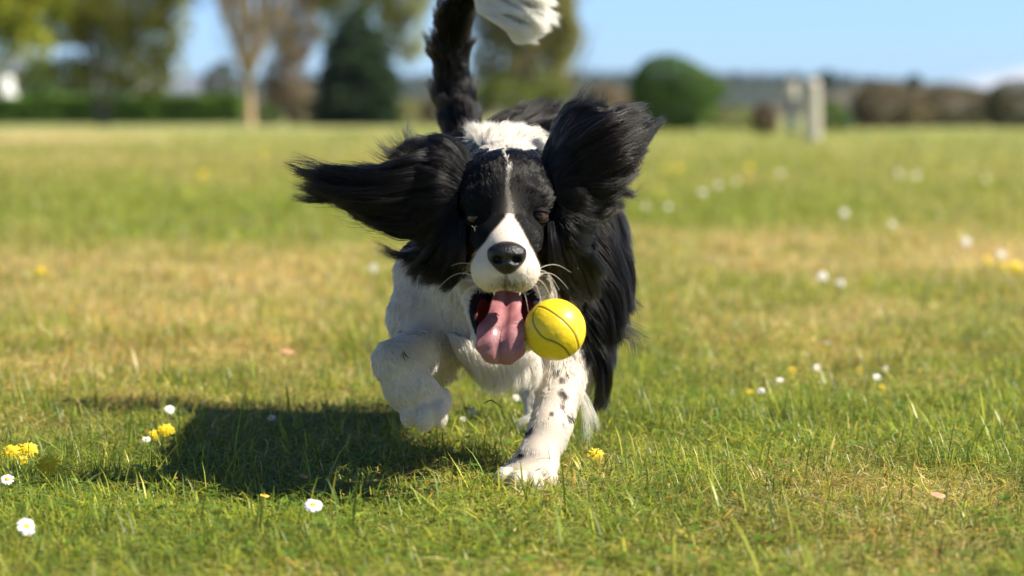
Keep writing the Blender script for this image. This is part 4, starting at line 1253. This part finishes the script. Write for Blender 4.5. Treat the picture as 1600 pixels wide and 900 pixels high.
feather('cheek_feathering', EL2, 6000, thick=.012, tipthick=.010, start=.45, wave=.006, clumps=26, cl=.93)
ER = [
 [(858, 240, 2.52), (862, 212, 2.53), (872, 192, 2.53), (890, 176, 2.53), (918, 164, 2.54)],
 [(862, 238, 2.51), (874, 206, 2.51), (895, 184, 2.51), (920, 176, 2.51), (950, 186, 2.52)],
 [(866, 242, 2.50), (888, 210, 2.49), (920, 188, 2.49), (952, 180, 2.49), (984, 170, 2.51)],
 [(870, 250, 2.495), (900, 220, 2.475), (935, 198, 2.47), (970, 184, 2.48), (1004, 172, 2.50)],
 [(874, 260, 2.49), (910, 236, 2.47), (950, 214, 2.465), (985, 202, 2.475), (1014, 186, 2.50)],
 [(876, 272, 2.485), (915, 254, 2.465), (955, 236, 2.46), (985, 226, 2.47), (1010, 214, 2.49)],
 [(878, 284, 2.48), (918, 272, 2.465), (955, 260, 2.46), (982, 250, 2.47), (1002, 244, 2.49)],
 [(878, 296, 2.48), (915, 290, 2.465), (950, 284, 2.465), (975, 274, 2.47), (994, 270, 2.49)],
 [(878, 306, 2.48), (910, 306, 2.47), (940, 306, 2.47), (966, 298, 2.475), (984, 292, 2.49)],
 [(878, 316, 2.48), (905, 322, 2.475), (930, 326, 2.475), (952, 320, 2.48), (972, 310, 2.49)],
 [(878, 326, 2.48), (898, 338, 2.48), (918, 344, 2.48), (936, 340, 2.48), (956, 330, 2.49)],
]
feather('ear_feathering', ER, 10000, r0=.00036, TM=(.60, .74, .95), thick=.015, tipthick=.010, start=.5, wave=.007, clumps=60, cl=.94)
for gs in (EL, ER):
    feather('ear_wisps', gs, 420, r0=.00017, thick=.02, tipthick=.022, start=.55, wave=.013, clumps=60, cl=.75, TM=(.75, .9, 1.0), minlen=.5)
# swept-back outer tip of that ear
feather('ear_feathering', [
 [(985, 200, 2.50), (1000, 190, 2.51), (1012, 196, 2.53), (1022, 192, 2.54), (1036, 188, 2.56)],
 [(985, 240, 2.50), (1000, 222, 2.52), (1010, 212, 2.53), (1018, 202, 2.55), (1030, 194, 2.57)],
 [(978, 280, 2.50), (992, 262, 2.52), (1002, 244, 2.53), (1008, 226, 2.55), (1014, 210, 2.57)]], 1500, thick=.008, tipthick=.006, start=.4, wave=.003, clumps=26, cl=.9)
# locks falling from below that ear over the neck and shoulder
ER2 = [
 [(872, 316, 2.47), (890, 346, 2.47), (912, 374, 2.485), (932, 398, 2.51), (948, 424, 2.54)],
 [(870, 328, 2.465), (884, 366, 2.46), (902, 400, 2.48), (918, 428, 2.51), (932, 454, 2.54)],
 [(866, 338, 2.46), (876, 380, 2.455), (888, 416, 2.47), (900, 444, 2.50), (912, 468, 2.53)],
 [(862, 345, 2.455), (868, 388, 2.45), (876, 422, 2.46), (884, 448, 2.48), (892, 468, 2.50)],
 [(856, 350, 2.45), (860, 392, 2.445), (864, 420, 2.45), (868, 440, 2.46), (872, 456, 2.47)],
]
feather('cheek_feathering', ER2, 6000, thick=.013, tipthick=.014, start=.5, wave=.007, clumps=32, cl=.92)
# long flank hair flying out at the right
FL = [
 [(890, 290, 2.68), (925, 290, 2.68), (950, 305, 2.68), (966, 325, 2.68), (976, 350, 2.68)][:5],
 [(925, 300, 2.68), (950, 320, 2.68), (966, 345, 2.68), (976, 375, 2.68), (984, 410, 2.68)],
 [(930, 330, 2.66), (955, 360, 2.66), (970, 395, 2.66), (980, 425, 2.66), (988, 462, 2.66)],
 [(930, 380, 2.65), (952, 410, 2.65), (968, 440, 2.65), (978, 465, 2.65), (980, 492, 2.65)],
 [(925, 430, 2.64), (944, 458, 2.64), (956, 485, 2.64), (962, 510, 2.64), (964, 532, 2.64)],
 [(915, 480, 2.64), (934, 505, 2.64), (946, 530, 2.64), (950, 555, 2.64), (956, 580, 2.64)],
 [(915, 520, 2.64), (932, 545, 2.64), (944, 572, 2.64), (946, 600, 2.64), (940, 625, 2.64)],
 [(914, 535, 2.64), (924, 560, 2.64), (934, 585, 2.64), (937, 612, 2.64), (932, 644, 2.64)],
]
feather('flank_feathering', FL, 14000, thick=.03, tipthick=.02, start=.6, wave=.007, clumps=70, cl=.88, TM=(.6, .74, .95))
feather('flank_feathering', [
 [(968, 380, 2.66), (988, 405, 2.66), (992, 440, 2.66), (985, 470, 2.66), (962, 492, 2.66)],
 [(962, 400, 2.66), (980, 420, 2.66), (989, 445, 2.66), (983, 474, 2.66), (966, 488, 2.66)]], 160, thick=.006, tipthick=.004, start=.1, wave=.002, clumps=5, cl=.9)
feather('flank_feathering', [
 [(945, 488, 2.64), (965, 494, 2.64), (985, 506, 2.64), (1002, 512, 2.64), (1025, 520, 2.64)],
 [(940, 498, 2.64), (960, 508, 2.64), (975, 526, 2.64), (985, 548, 2.64), (980, 578, 2.64)]], 240, thick=.01, tipthick=.01, start=.1, wave=.004, clumps=16, cl=.75, r0=.00014)
# ruffled hair of the back standing above the neck
feather('back_feathering', [
 [(742, 206, 2.93), (760, 192, 2.93), (782, 182, 2.94), (800, 176, 2.94), (822, 166, 2.95)],
 [(780, 208, 2.9), (805, 196, 2.9), (830, 184, 2.92), (850, 176, 2.93), (868, 164, 2.94)],
 [(810, 216, 2.84), (840, 204, 2.84), (868, 190, 2.84), (890, 182, 2.85), (910, 172, 2.86)],
 [(850, 236, 2.78), (872, 216, 2.78), (892, 196, 2.78), (904, 176, 2.78), (916, 150, 2.78)]], 6000, thick=.05, tipthick=.03, start=.5, wave=.006, clumps=60, cl=.8)
feather('back_feathering', [
 [(862, 200, 2.60), (872, 184, 2.60), (884, 168, 2.60), (896, 160, 2.60), (902, 146, 2.60)],
 [(880, 190, 2.58), (892, 176, 2.58), (906, 164, 2.58), (918, 160, 2.58), (932, 140, 2.58)],
 [(905, 185, 2.56), (916, 178, 2.56), (930, 172, 2.56), (942, 174, 2.56), (950, 160, 2.56)]], 600, thick=.01, tipthick=.015, start=.3, wave=.006, clumps=22, cl=.85)
feather('ear_feathering', [
 [(700, 236, 2.54), (680, 224, 2.54), (660, 214, 2.54), (648, 206, 2.54), (640, 184, 2.54)],
 [(690, 246, 2.52), (662, 234, 2.52), (640, 226, 2.52), (620, 232, 2.52), (600, 216, 2.52)],
 [(680, 256, 2.50), (640, 250, 2.50), (615, 246, 2.50), (600, 256, 2.50), (576, 244, 2.50)]], 500, thick=.01, tipthick=.012, start=.3, wave=.006, clumps=20, cl=.85)
# white ruff between the ears
feather('neck_ruff', [
 [(768, 250, 2.57), (756, 236, 2.59), (746, 221, 2.61), (738, 208, 2.63), (724, 200, 2.64)],
 [(766, 252, 2.58), (758, 230, 2.60), (754, 212, 2.62), (756, 203, 2.65), (764, 197, 2.68)],
 [(776, 262, 2.515), (772, 244, 2.54), (768, 228, 2.58), (772, 214, 2.61), (780, 198, 2.64)],
 [(790, 250, 2.58), (784, 228, 2.60), (786, 212, 2.63), (795, 203, 2.66), (806, 198, 2.69)],
 [(796, 262, 2.515), (796, 246, 2.54), (800, 230, 2.58), (806, 216, 2.61), (820, 200, 2.64)],
 [(806, 250, 2.58), (808, 232, 2.60), (818, 218, 2.62), (832, 212, 2.64), (844, 212, 2.66)],
 [(812, 250, 2.57), (828, 238, 2.58), (842, 233, 2.59), (852, 230, 2.60), (862, 232, 2.60)]], 7000, thick=.012, tipthick=.016, start=.6, wave=.004, clumps=60, cl=.75, white=.93)
# white brush at the end of the tail, its white lightened to look sunlit
feather('tail_tip', [
 [(735, -30, 3.082), (765, -38, 3.074), (800, -32, 3.066), (830, -20, 3.058), (862, -4, 3.058)],
 [(738, -15, 3.082), (770, -16, 3.074), (800, -10, 3.066), (832, 0, 3.058), (860, 14, 3.058)],
 [(742, 0, 3.082), (770, 4, 3.074), (800, 12, 3.066), (828, 22, 3.058), (858, 34, 3.058)],
 [(744, 12, 3.082), (768, 22, 3.074), (796, 32, 3.066), (820, 42, 3.058), (850, 44, 3.058)],
 [(746, 18, 3.082), (768, 32, 3.074), (792, 44, 3.066), (812, 56, 3.058), (838, 62, 3.058)]], 7000, thick=.02, tipthick=.02, start=.5, wave=.008, clumps=34, cl=.8, white=1.0, r0=.00026, wcol=1.12)
# feathering behind the planted leg and on the chest
feather('leg_feathering', [
 [(896, 600, 2.60), (905, 625, 2.60), (912, 650, 2.60), (914, 672, 2.60), (912, 694, 2.60)],
 [(900, 590, 2.60), (914, 612, 2.60), (926, 636, 2.60), (934, 652, 2.60), (940, 670, 2.60)]], 130, thick=.01, tipthick=.008, start=.4, wave=.004, clumps=12, cl=.7, white=1.0, r0=.00013)
feather('chest_feathering', [
 [(700, 520, 2.60), (712, 545, 2.59), (722, 562, 2.59), (732, 575, 2.59), (738, 592, 2.59)],
 [(735, 530, 2.585), (745, 555, 2.58), (752, 575, 2.58), (758, 590, 2.58), (760, 606, 2.58)],
 [(770, 545, 2.58), (776, 568, 2.575), (782, 585, 2.575), (785, 596, 2.575), (784, 610, 2.575)],
 [(800, 545, 2.58), (808, 565, 2.575), (812, 582, 2.575), (812, 594, 2.575), (808, 606, 2.575)],
 [(835, 540, 2.59), (842, 560, 2.585), (846, 576, 2.585), (846, 588, 2.585), (842, 598, 2.585)]], 5000, thick=.02, tipthick=.02, start=.5, wave=.004, clumps=50, cl=.75, white=1.0)
# whiskers
wk = []
for x0, y0, dx, dy in [(742, 432, -60, 22), (740, 440, -52, 44), (746, 448, -38, 60), (838, 424, 36, 30), (840, 430, 48, 22), (838, 438, 30, 50), (836, 446, 14, 52), (842, 420, 50, 6), (750, 420, -46, -4), (818, 458, 8, 32)]:
    t = np.linspace(0, 1, 10)
    wk.append(np.array([P(x0 + dx * q, y0 + dy * q ** 1.7 - 10 * math.sin(q * 3.1) * (abs(dx) / 60), 2.385 + .02 * q) for q in t]))
wk = np.array(wk)
curves_obj('whiskers', wk, taper(len(wk), 10, np.full(len(wk), .0003), .3), np.tile(WHITE * .9, (len(wk), 1)), m_hw, dog)
# ------------------------------------------------------------------ the ball
def ball():
    c = P(867, 515, 2.405); rad = RP(48.5, 2.405)
    v, f = uv_sphere(160, 110)
    vv = np.c_[v[:, 0], v[:, 2], v[:, 1]]        # pole along y
    def S(dx, dy, back=1):
        dx, dz = dx / 183.0, -dy / 183.0; q = 1 - dx * dx - dz * dz
        return np.array((dx, -back * math.sqrt(max(q, 0.0)), dz))
    ctl = [S(-105, -138), S(-130, -95), S(-122, -35), S(-75, 28), S(0, 60), S(45, 90), S(78, 130), S(88, 155),
           S(80, 160, -1), S(20, 120, -1), S(-50, 80, -1), S(-60, 0, -1), S(0, -60, -1), S(70, -40, -1), S(140, 40, -1), S(155, 95, -1), S(146, 108), S(136, 115), S(128, 55), S(108, 5), S(62, -50), S(-10, -108), S(-70, -138), S(-105, -138)]
    ctl = norm(np.array(ctl)); t = np.linspace(0, 1, 900)
    u = t * (len(ctl) - 1); i = np.minimum(u.astype(int), len(ctl) - 2); fr = (u - i)[:, None]
    e = np.vstack([ctl[-2], ctl, ctl[1]])
    a, b, c2, d = e[i], e[i + 1], e[i + 2], e[i + 3]
    cur = norm(.5 * (2 * b + (c2 - a) * fr + (2 * a - 5 * b + 4 * c2 - d) * fr ** 2 + (3 * b - a - 3 * c2 + d) * fr ** 3))
    dist = np.full(len(vv), 9.0)
    for s in range(0, len(vv), 4000):
        dist[s:s + 4000] = np.sqrt(np.maximum(0, 2 - 2 * (vv[s:s + 4000] @ cur.T).max(1)))
    seam = 1 - sstep(.022, .044, dist)
    k = 1 - .016 * seam + .004 * np.exp(-((dist - .06) / .03) ** 2) + .004 * vnoise(vv, 4, 1) + .003 * vnoise(vv, 11, 2)
    for px_, py_, dr_, dp in ((-35, 105, .05, .010), (20, 85, .04, .008), (50, 60, .035, .007), (-60, -40, .05, .006), (15, -120, .05, .006), (90, 70, .03, .006)):
        q = S(px_, py_); k += dp * np.exp(-((vv - q) ** 2).sum(1) / dr_ ** 2)
    base = np.array((.86, .62, .018)); dk = np.array((.09, .06, .015))
    col = base * (1 + .06 * vnoise(vv, 5, 3) + .05 * vnoise(vv, 18, 4))[:, None]
    dirt = sstep(.35, .8, vnoise(vv, 3, 7) * .6 + vnoise(vv, 9, 8) * .4)[:, None] * .6
    col = col * (1 - dirt) + np.array((.45, .40, .12)) * dirt
    col = col * (1 - seam[:, None] * .85) + dk * seam[:, None] * .85
    m, t_, b_ = new_mat('yellow_rubber'); at = t_.nodes.new('ShaderNodeAttribute'); at.attribute_name = 'Col'
    t_.links.new(at.outputs['Color'], b_.inputs['Base Color']); b_.inputs['Roughness'].default_value = .42
    b_.inputs['Specular IOR Level'].default_value = .45
    o = mesh_obj('ball', vv * k[:, None] * rad, f[:, ::-1], [m], col=col); o.location = c
    tag(o, 'yellow rubber ball with dark curved seams in the air by the tongue of the dog', 'ball')
ball()

# ------------------------------------------------------------------ flowers
m_petal, t_, b_ = new_mat('daisy_petal'); b_.inputs['Base Color'].default_value = (.82, .80, .80, 1); b_.inputs['Roughness'].default_value = .6
m_yel, t_, b_ = new_mat('yellow_florets'); b_.inputs['Base Color'].default_value = (.80, .48, .010, 1); b_.inputs['Roughness'].default_value = .6
m_dand, t_, b_ = new_mat('dandelion_florets'); b_.inputs['Base Color'].default_value = (.80, .58, .010, 1); b_.inputs['Roughness'].default_value = .6
m_stem = plain_mat('flower_stem', (.14, .22, .05), rough=.6)
m_pinktip, t_, b_ = new_mat('withered_petal'); b_.inputs['Base Color'].default_value = (.55, .36, .30, 1)
def petals(n, L, W, cup, seed, layers=1, z0=0, lenvar=.12, r0=.001):
    r = np.random.default_rng(seed); V, Fq = [], []; b = 0
    for l in range(layers):
        for i in range(n):
            a = 2 * math.pi * (i + .5 * l) / n + r.normal(0, .07); ln = L * (1 - l * .16) * r.uniform(1 - lenvar, 1 + lenvar); w = W * r.uniform(.85, 1.15); cu_ = cup + l * .25 + r.normal(0, .08)
            d = np.array((math.cos(a), math.sin(a), 0)); s = np.array((-math.sin(a), math.cos(a), 0)); up = np.array((0, 0, 1))
            for j, (t, ww) in enumerate(((0, .4), (.45, .95), (.85, 1), (1, .45))):
                ang = cu_ * (1 - .5 * t)
                c = d * (r0 + ln * t * math.cos(ang)) + up * (z0 + ln * t * math.sin(ang) - ln * .15 * t * t + .0004 * l)
                V += [c - s * w * ww / 2, c + s * w * ww / 2 + up * .0003]
            for j in range(3): Fq.append((b + 2 * j, b + 2 * j + 1, b + 2 * j + 3, b + 2 * j + 2))
            b += 8
    return V, Fq
def dome(rad, h, n=14, m=6, bumpy=.0003):
    V, Fq = [], []
    r = np.random.default_rng(5)
    for j in range(m + 1):
        t = j / m * math.pi / 2
        for i in range(n):
            a = 2 * math.pi * i / n; k = 1 + r.uniform(-bumpy, bumpy) / rad
            V.append((rad * math.cos(t) * math.cos(a) * k, rad * math.cos(t) * math.sin(a) * k, h * math.sin(t) + r.uniform(-bumpy, bumpy)))
    for j in range(m):
        for i in range(n): Fq.append((j * n + i, j * n + (i + 1) % n, (j + 1) * n + (i + 1) % n, (j + 1) * n + i))
    return V, Fq
FH = .030
def proto(kind):
    root = empty(kind); T = Tubes()
    T.add(np.array([(0, 0, -.004), (.001, 0, .01), (.0015, .0005, .02), (0, 0, FH)]), [.0007, .0006, .0006, .0008], 6)
    v, f = T.get(); mesh_obj('stem', v, f, [m_stem], root)
    if kind == 'daisy':
        v, f = petals(17, .0068, .0021, .25, 1, layers=2); o = mesh_obj('petals', v, f, [m_petal], root, smooth=False); o.location = (0, 0, FH)
        v, f = dome(.0030, .0016); o = mesh_obj('flower_centre', v, f, [m_yel], root); o.location = (0, 0, FH + .0004)
    else:
        v, f = petals(30, .0125, .0018, .15, 2, layers=6, lenvar=.2); o = mesh_obj('petals', v, f, [m_dand], root, smooth=False); o.location = (0, 0, FH)
        v, f = dome(.0026, .0020); o = mesh_obj('bud_base', v, f, [m_stem], root); o.rotation_euler = (math.pi, 0, 0); o.location = (0, 0, FH)
    return root
protos = {'daisy': proto('daisy'), 'dandelion': proto('dandelion')}; used = {}
def flower(kind, px, py, label, scale=1.0, tilt=(0, 0), group=None, sink=-.004):
    tilt = (min(1.0, tilt[0] + .35), tilt[1]); far_ = py < 640; scale *= ((1.1 if py < 500 else .74) if far_ else .95) if kind == 'daisy' else ((1.0 if py < 500 else .68) if far_ else .95); sink = .003 if (far_ and py > 500) else 0
    src = protos[kind]
    if kind not in used: o = src; used[kind] = 1
    else:
        o = src.copy(); scene.collection.objects.link(o)
        for ch in src.children:
            c = ch.copy(); scene.collection.objects.link(c); c.parent = o
    g = G(px, py, FH * scale * math.cos(tilt[0]) - sink)
    o.rotation_mode = 'ZYX'
    up = Matrix.Rotation(tilt[0], 3, 'X') @ Matrix.Rotation(tilt[1], 3, 'Y') @ Vector((0, 0, FH * scale))
    o.location = (g[0] - up[0], g[1] - up[1], g[2] - up[2])
    tilt = (tilt[0], tilt[1])
    o.scale = (scale,) * 3; o.rotation_euler = (tilt[0], tilt[1], random.uniform(0, 6.28))
    o['category'] = kind; o['label'] = label; o['group'] = group or ('daisies in the grass' if kind == 'daisy' else 'dandelions in the grass')
D, Y = 'daisy', 'dandelion'
for args in [
 (D, 489, 790, 'sharp white daisy with yellow centre in the foreground grass left of the planted paw', 1.15, (.25, .1)),
 (D, 41, 823, 'white daisy facing sideways in the lower left corner', 1.15, (.5, .5)),
 (D, 11, 750, 'white daisy under the dandelions at the left edge', .95, (.4, 0)),
 (D, 265, 640, 'pale daisy just beyond the shadow of the dog', .9, (.4, .2)),
 (D, 424, 653, 'small daisy inside the shadow of the dog', .7, (.3, 0)),
 (D, 228, 687, 'faded daisy at the left end of the shadow', .7, (.3, 0)),
 (D, 738, 643, 'white daisy below the hanging chest hair', .85, (.3, .3)),
 (D, 723, 655, 'tiny daisy right of the lifted paw', .6, (.3, .3)),
 (D, 806, 622, 'white daisy seen between the chest hair and the planted leg, left of its twin', 1.0, (.4, .3)),
 (D, 818, 625, 'white daisy touching the planted leg behind', .9, (.3, -.2)),
 (D, 584, 419, 'blurred daisy at the left side of the dog shoulder', 1.3, (.6, 0)),
 (D, 1277, 575, 'white daisy in the right row of flowers, farthest back, beside a dandelion', 1.15, (.5, 0)),
 (D, 1219, 595, 'white daisy left of the middle of the right row of flowers', .95, (.4, .2)),
 (D, 1209, 599, 'small daisy leaning against its neighbour in the right row', .7, (.2, 0)),
 (D, 1189, 611, 'white daisy beside the leftmost dandelion of the right row', .95, (.3, 0)),
 (D, 1384, 577, 'white daisy upper one of the close pair in the right row', .9, (.5, 0)),
 (D, 1370, 590, 'white daisy lower one of the close pair in the right row', 1.0, (.5, .2)),
 (D, 1510, 378, 'large blurred daisy alone near the right edge', 1.6, (.7, 0)),
 (D, 1565, 398, 'blurred daisy above the dandelions near the right edge', 1.3, (.6, 0)),
 (D, 1319, 333, 'blurred daisy alone in the dark green strip of grass', 1.6, (.7, 0)),
 (D, 1394, 350, 'faint blurred daisy right of the dark green strip', 1.2, (.6, 0)),
 (D, 1098, 301, 'blurred daisy leftmost of the bright far row of three', 1.8, (.7, 0)),
 (D, 1122, 290, 'blurred daisy in the middle of the far row of three', 1.8, (.7, 0)),
 (D, 1150, 284, 'blurred daisy rightmost of the far row of three', 1.6, (.7, 0)),
 (D, 1285, 432, 'blurred daisy in mid field, upper left of a loose pair', 1.3, (.6, 0)),
 (D, 1313, 442, 'blurred daisy in mid field, lower right of a loose pair', 1.1, (.6, 0)),
 (D, 1009, 323, 'blurred daisy near the right ear tip in the photo, left of two', 1.5, (.7, 0)),
 (D, 1044, 324, 'blurred daisy near the right ear tip in the photo, right of two', 1.5, (.7, 0)),
 (D, 1404, 270, 'blurred daisy far right, left of the farthest pair', 2.0, (.7, 0)),
 (D, 1432, 275, 'blurred daisy far right, right of the farthest pair', 2.0, (.7, 0)),
 (D, 1220, 271, 'blurred daisy far off beside the distant dandelion', 1.9, (.7, 0)),
 (D, 1540, 280, 'faint daisy in the farthest grass near the right edge', 1.7, (.7, 0)),
 (D, 1293, 536, 'faded daisy in the dry grass beyond the right row of flowers', .8, (.4, 0)),
 (D, 1113, 574, 'narrow closed daisy left of the right row of flowers', .6, (.9, .5)),
 (D, 1586, 603, 'narrow daisy at the right edge beyond the green turf', .8, (.8, .3)),
 (Y, 17, 708, 'dandelion leftmost of the cluster at the left edge', .85, (.5, 0)),
 (Y, 44, 702, 'dandelion at the top of the cluster at the left edge', .85, (.3, .2)),
 (Y, 36, 719, 'small dandelion in the middle of the cluster at the left edge', .5, (.4, .2)),
 (Y, 75, 727, 'largest dandelion of the cluster at the left edge, nearest the shadow', 1.05, (.35, -.1)),
 (Y, 931, 710, 'dandelion right of the planted paw', .70, (.45, .1)),
 (Y, 259, 672, 'dandelion in the left end of the shadow', .8, (.3, 0)),
 (Y, 240, 680, 'small dandelion half shaded at the left end of the shadow', .6, (.4, 0)),
 (Y, 1237, 580, 'dandelion of the right row left of the farthest white daisy', .8, (.5, 0)),
 (Y, 1342, 580, 'dandelion of the right row near the close pair of daisies', .75, (.5, 0)),
 (Y, 1377, 607, 'dandelion of the right row in front of the close pair of daisies', .75, (.4, 0)),
 (Y, 1438, 580, 'half closed dandelion at the right end of the row', .6, (.9, .2)),
 (Y, 1170, 614, 'dandelion at the left end of the right row', .8, (.4, 0)),
 (Y, 1276, 588, 'small dandelion below the farthest white daisy of the right row', .5, (.4, 0)),
 (Y, 1587, 418, 'blurred bright dandelion at the right edge', 1.3, (.6, 0)),
 (Y, 1543, 409, 'blurred dandelion left of the bright one at the right edge', 1.0, (.6, 0)),
 (Y, 1567, 416, 'small blurred dandelion between two others at the right edge', .9, (.6, 0)),
 (Y, 1171, 262, 'blurred dandelion far off in the right of the field', 2.0, (.7, 0)),
 (Y, 1061, 262, 'blurred dandelion far off below the large round bush', 1.9, (.7, 0)),
 (Y, 1040, 262, 'faint blurred dandelion beside the one below the round bush', 1.4, (.7, 0)),
 (Y, 410, 241, 'blurred dandelion in the far grass below the tan bare tree', 2.3, (.7, 0)),
 (Y, 317, 272, 'blurred dandelion in the far grass at the left', 1.9, (.7, 0)),
 (Y, 63, 424, 'small blurred dandelion in the dry grass at the left', .9, (.6, 0)),
]: flower(*args)

# ------------------------------------------------------------------ loose bits
m_dead = plain_mat('dead_leaf', (.42, .22, .12), rough=.8, noise=.3, scale=200)
m_dark = plain_mat('dark_stalk', (.03, .035, .02), rough=.7)
m_chip = plain_mat('dry_grass_chip', (.30, .27, .17), rough=.8)
def leaf_bit(name, label, px, py, z, L, W, mat, az, cat, curl=.5):
    V, Fq = [], []; n = 8
    for i in range(n):
        t = i / (n - 1); w = W * math.sin(math.pi * (t * .9 + .07)) ** .7 + .0002
        a = curl * (t - .3)
        V += [(L * (t - .5), -w / 2, L * .3 * a * a + .0006), (L * (t - .5), 0, L * .3 * a * a), (L * (t - .5), w / 2, L * .3 * a * a + .0008)]
    for i in range(n - 1):
        for j in range(2): Fq.append((i * 3 + j, i * 3 + j + 1, i * 3 + j + 4, i * 3 + j + 3))
    o = mesh_obj(name, V, Fq, [mat]); md = o.modifiers.new('thick', 'SOLIDIFY'); md.thickness = .0004
    g = G(px, py, z); o.location = g; o.rotation_euler = (.5, .2, az); tag(o, label, cat); return o
leaf_bit('dead_leaf', 'pinkish brown dead leaf on the grass left of the lifted leg', 448, 550, .02, .022, .012, m_dead, .2, 'leaf')
leaf_bit('dead_leaf', 'small reddish brown dead leaf in the grass at the edge of the shadow', 474, 745, .02, .014, .008, m_dead, 1.0, 'leaf')
leaf_bit('yellow_leaf', 'narrow orange-yellow leaf standing in the foreground grass left of the daisy', 413, 776, .02, .018, .005, plain_mat('yellow_leaf', (.75, .45, .05), rough=.6), 1.2, 'leaf')
leaf_bit('dead_leaf', 'pale brown dead leaf in the dry patch of turf at the lower right', 1465, 775, .015, .02, .010, m_dead, .5, 'leaf')
# curled dark stalk thrown up by the paws
T = Tubes(); st = np.array([P(755, 631, 2.56), P(762, 627, 2.56), P(768, 625, 2.56), P(774, 629, 2.56), P(780, 634, 2.56), P(784, 637, 2.56)])
T.add(st, [.0003, .0006, .0007, .0006, .0005, .0003], 6); v, f = T.get()
o = mesh_obj('grass_stalk', v, f, [m_dark]); tag(o, 'short dark bent stalk flying in the air beside the planted leg', 'stalk')
# chip of dry grass caught below the eye
T = Tubes()
for q in ([(737, 353), (741, 356), (745, 353)], [(741, 356), (742, 360), (742, 365)]):
    T.add(np.array([P(a, b, 2.408) for a, b in q]), [.0002, .0004, .0002], 5)
v, f = T.get(); o = mesh_obj('grass_chip', v, f, [m_chip]); tag(o, 'tiny chip of dry grass stuck below the shaded eye of the dog', 'grass chip')
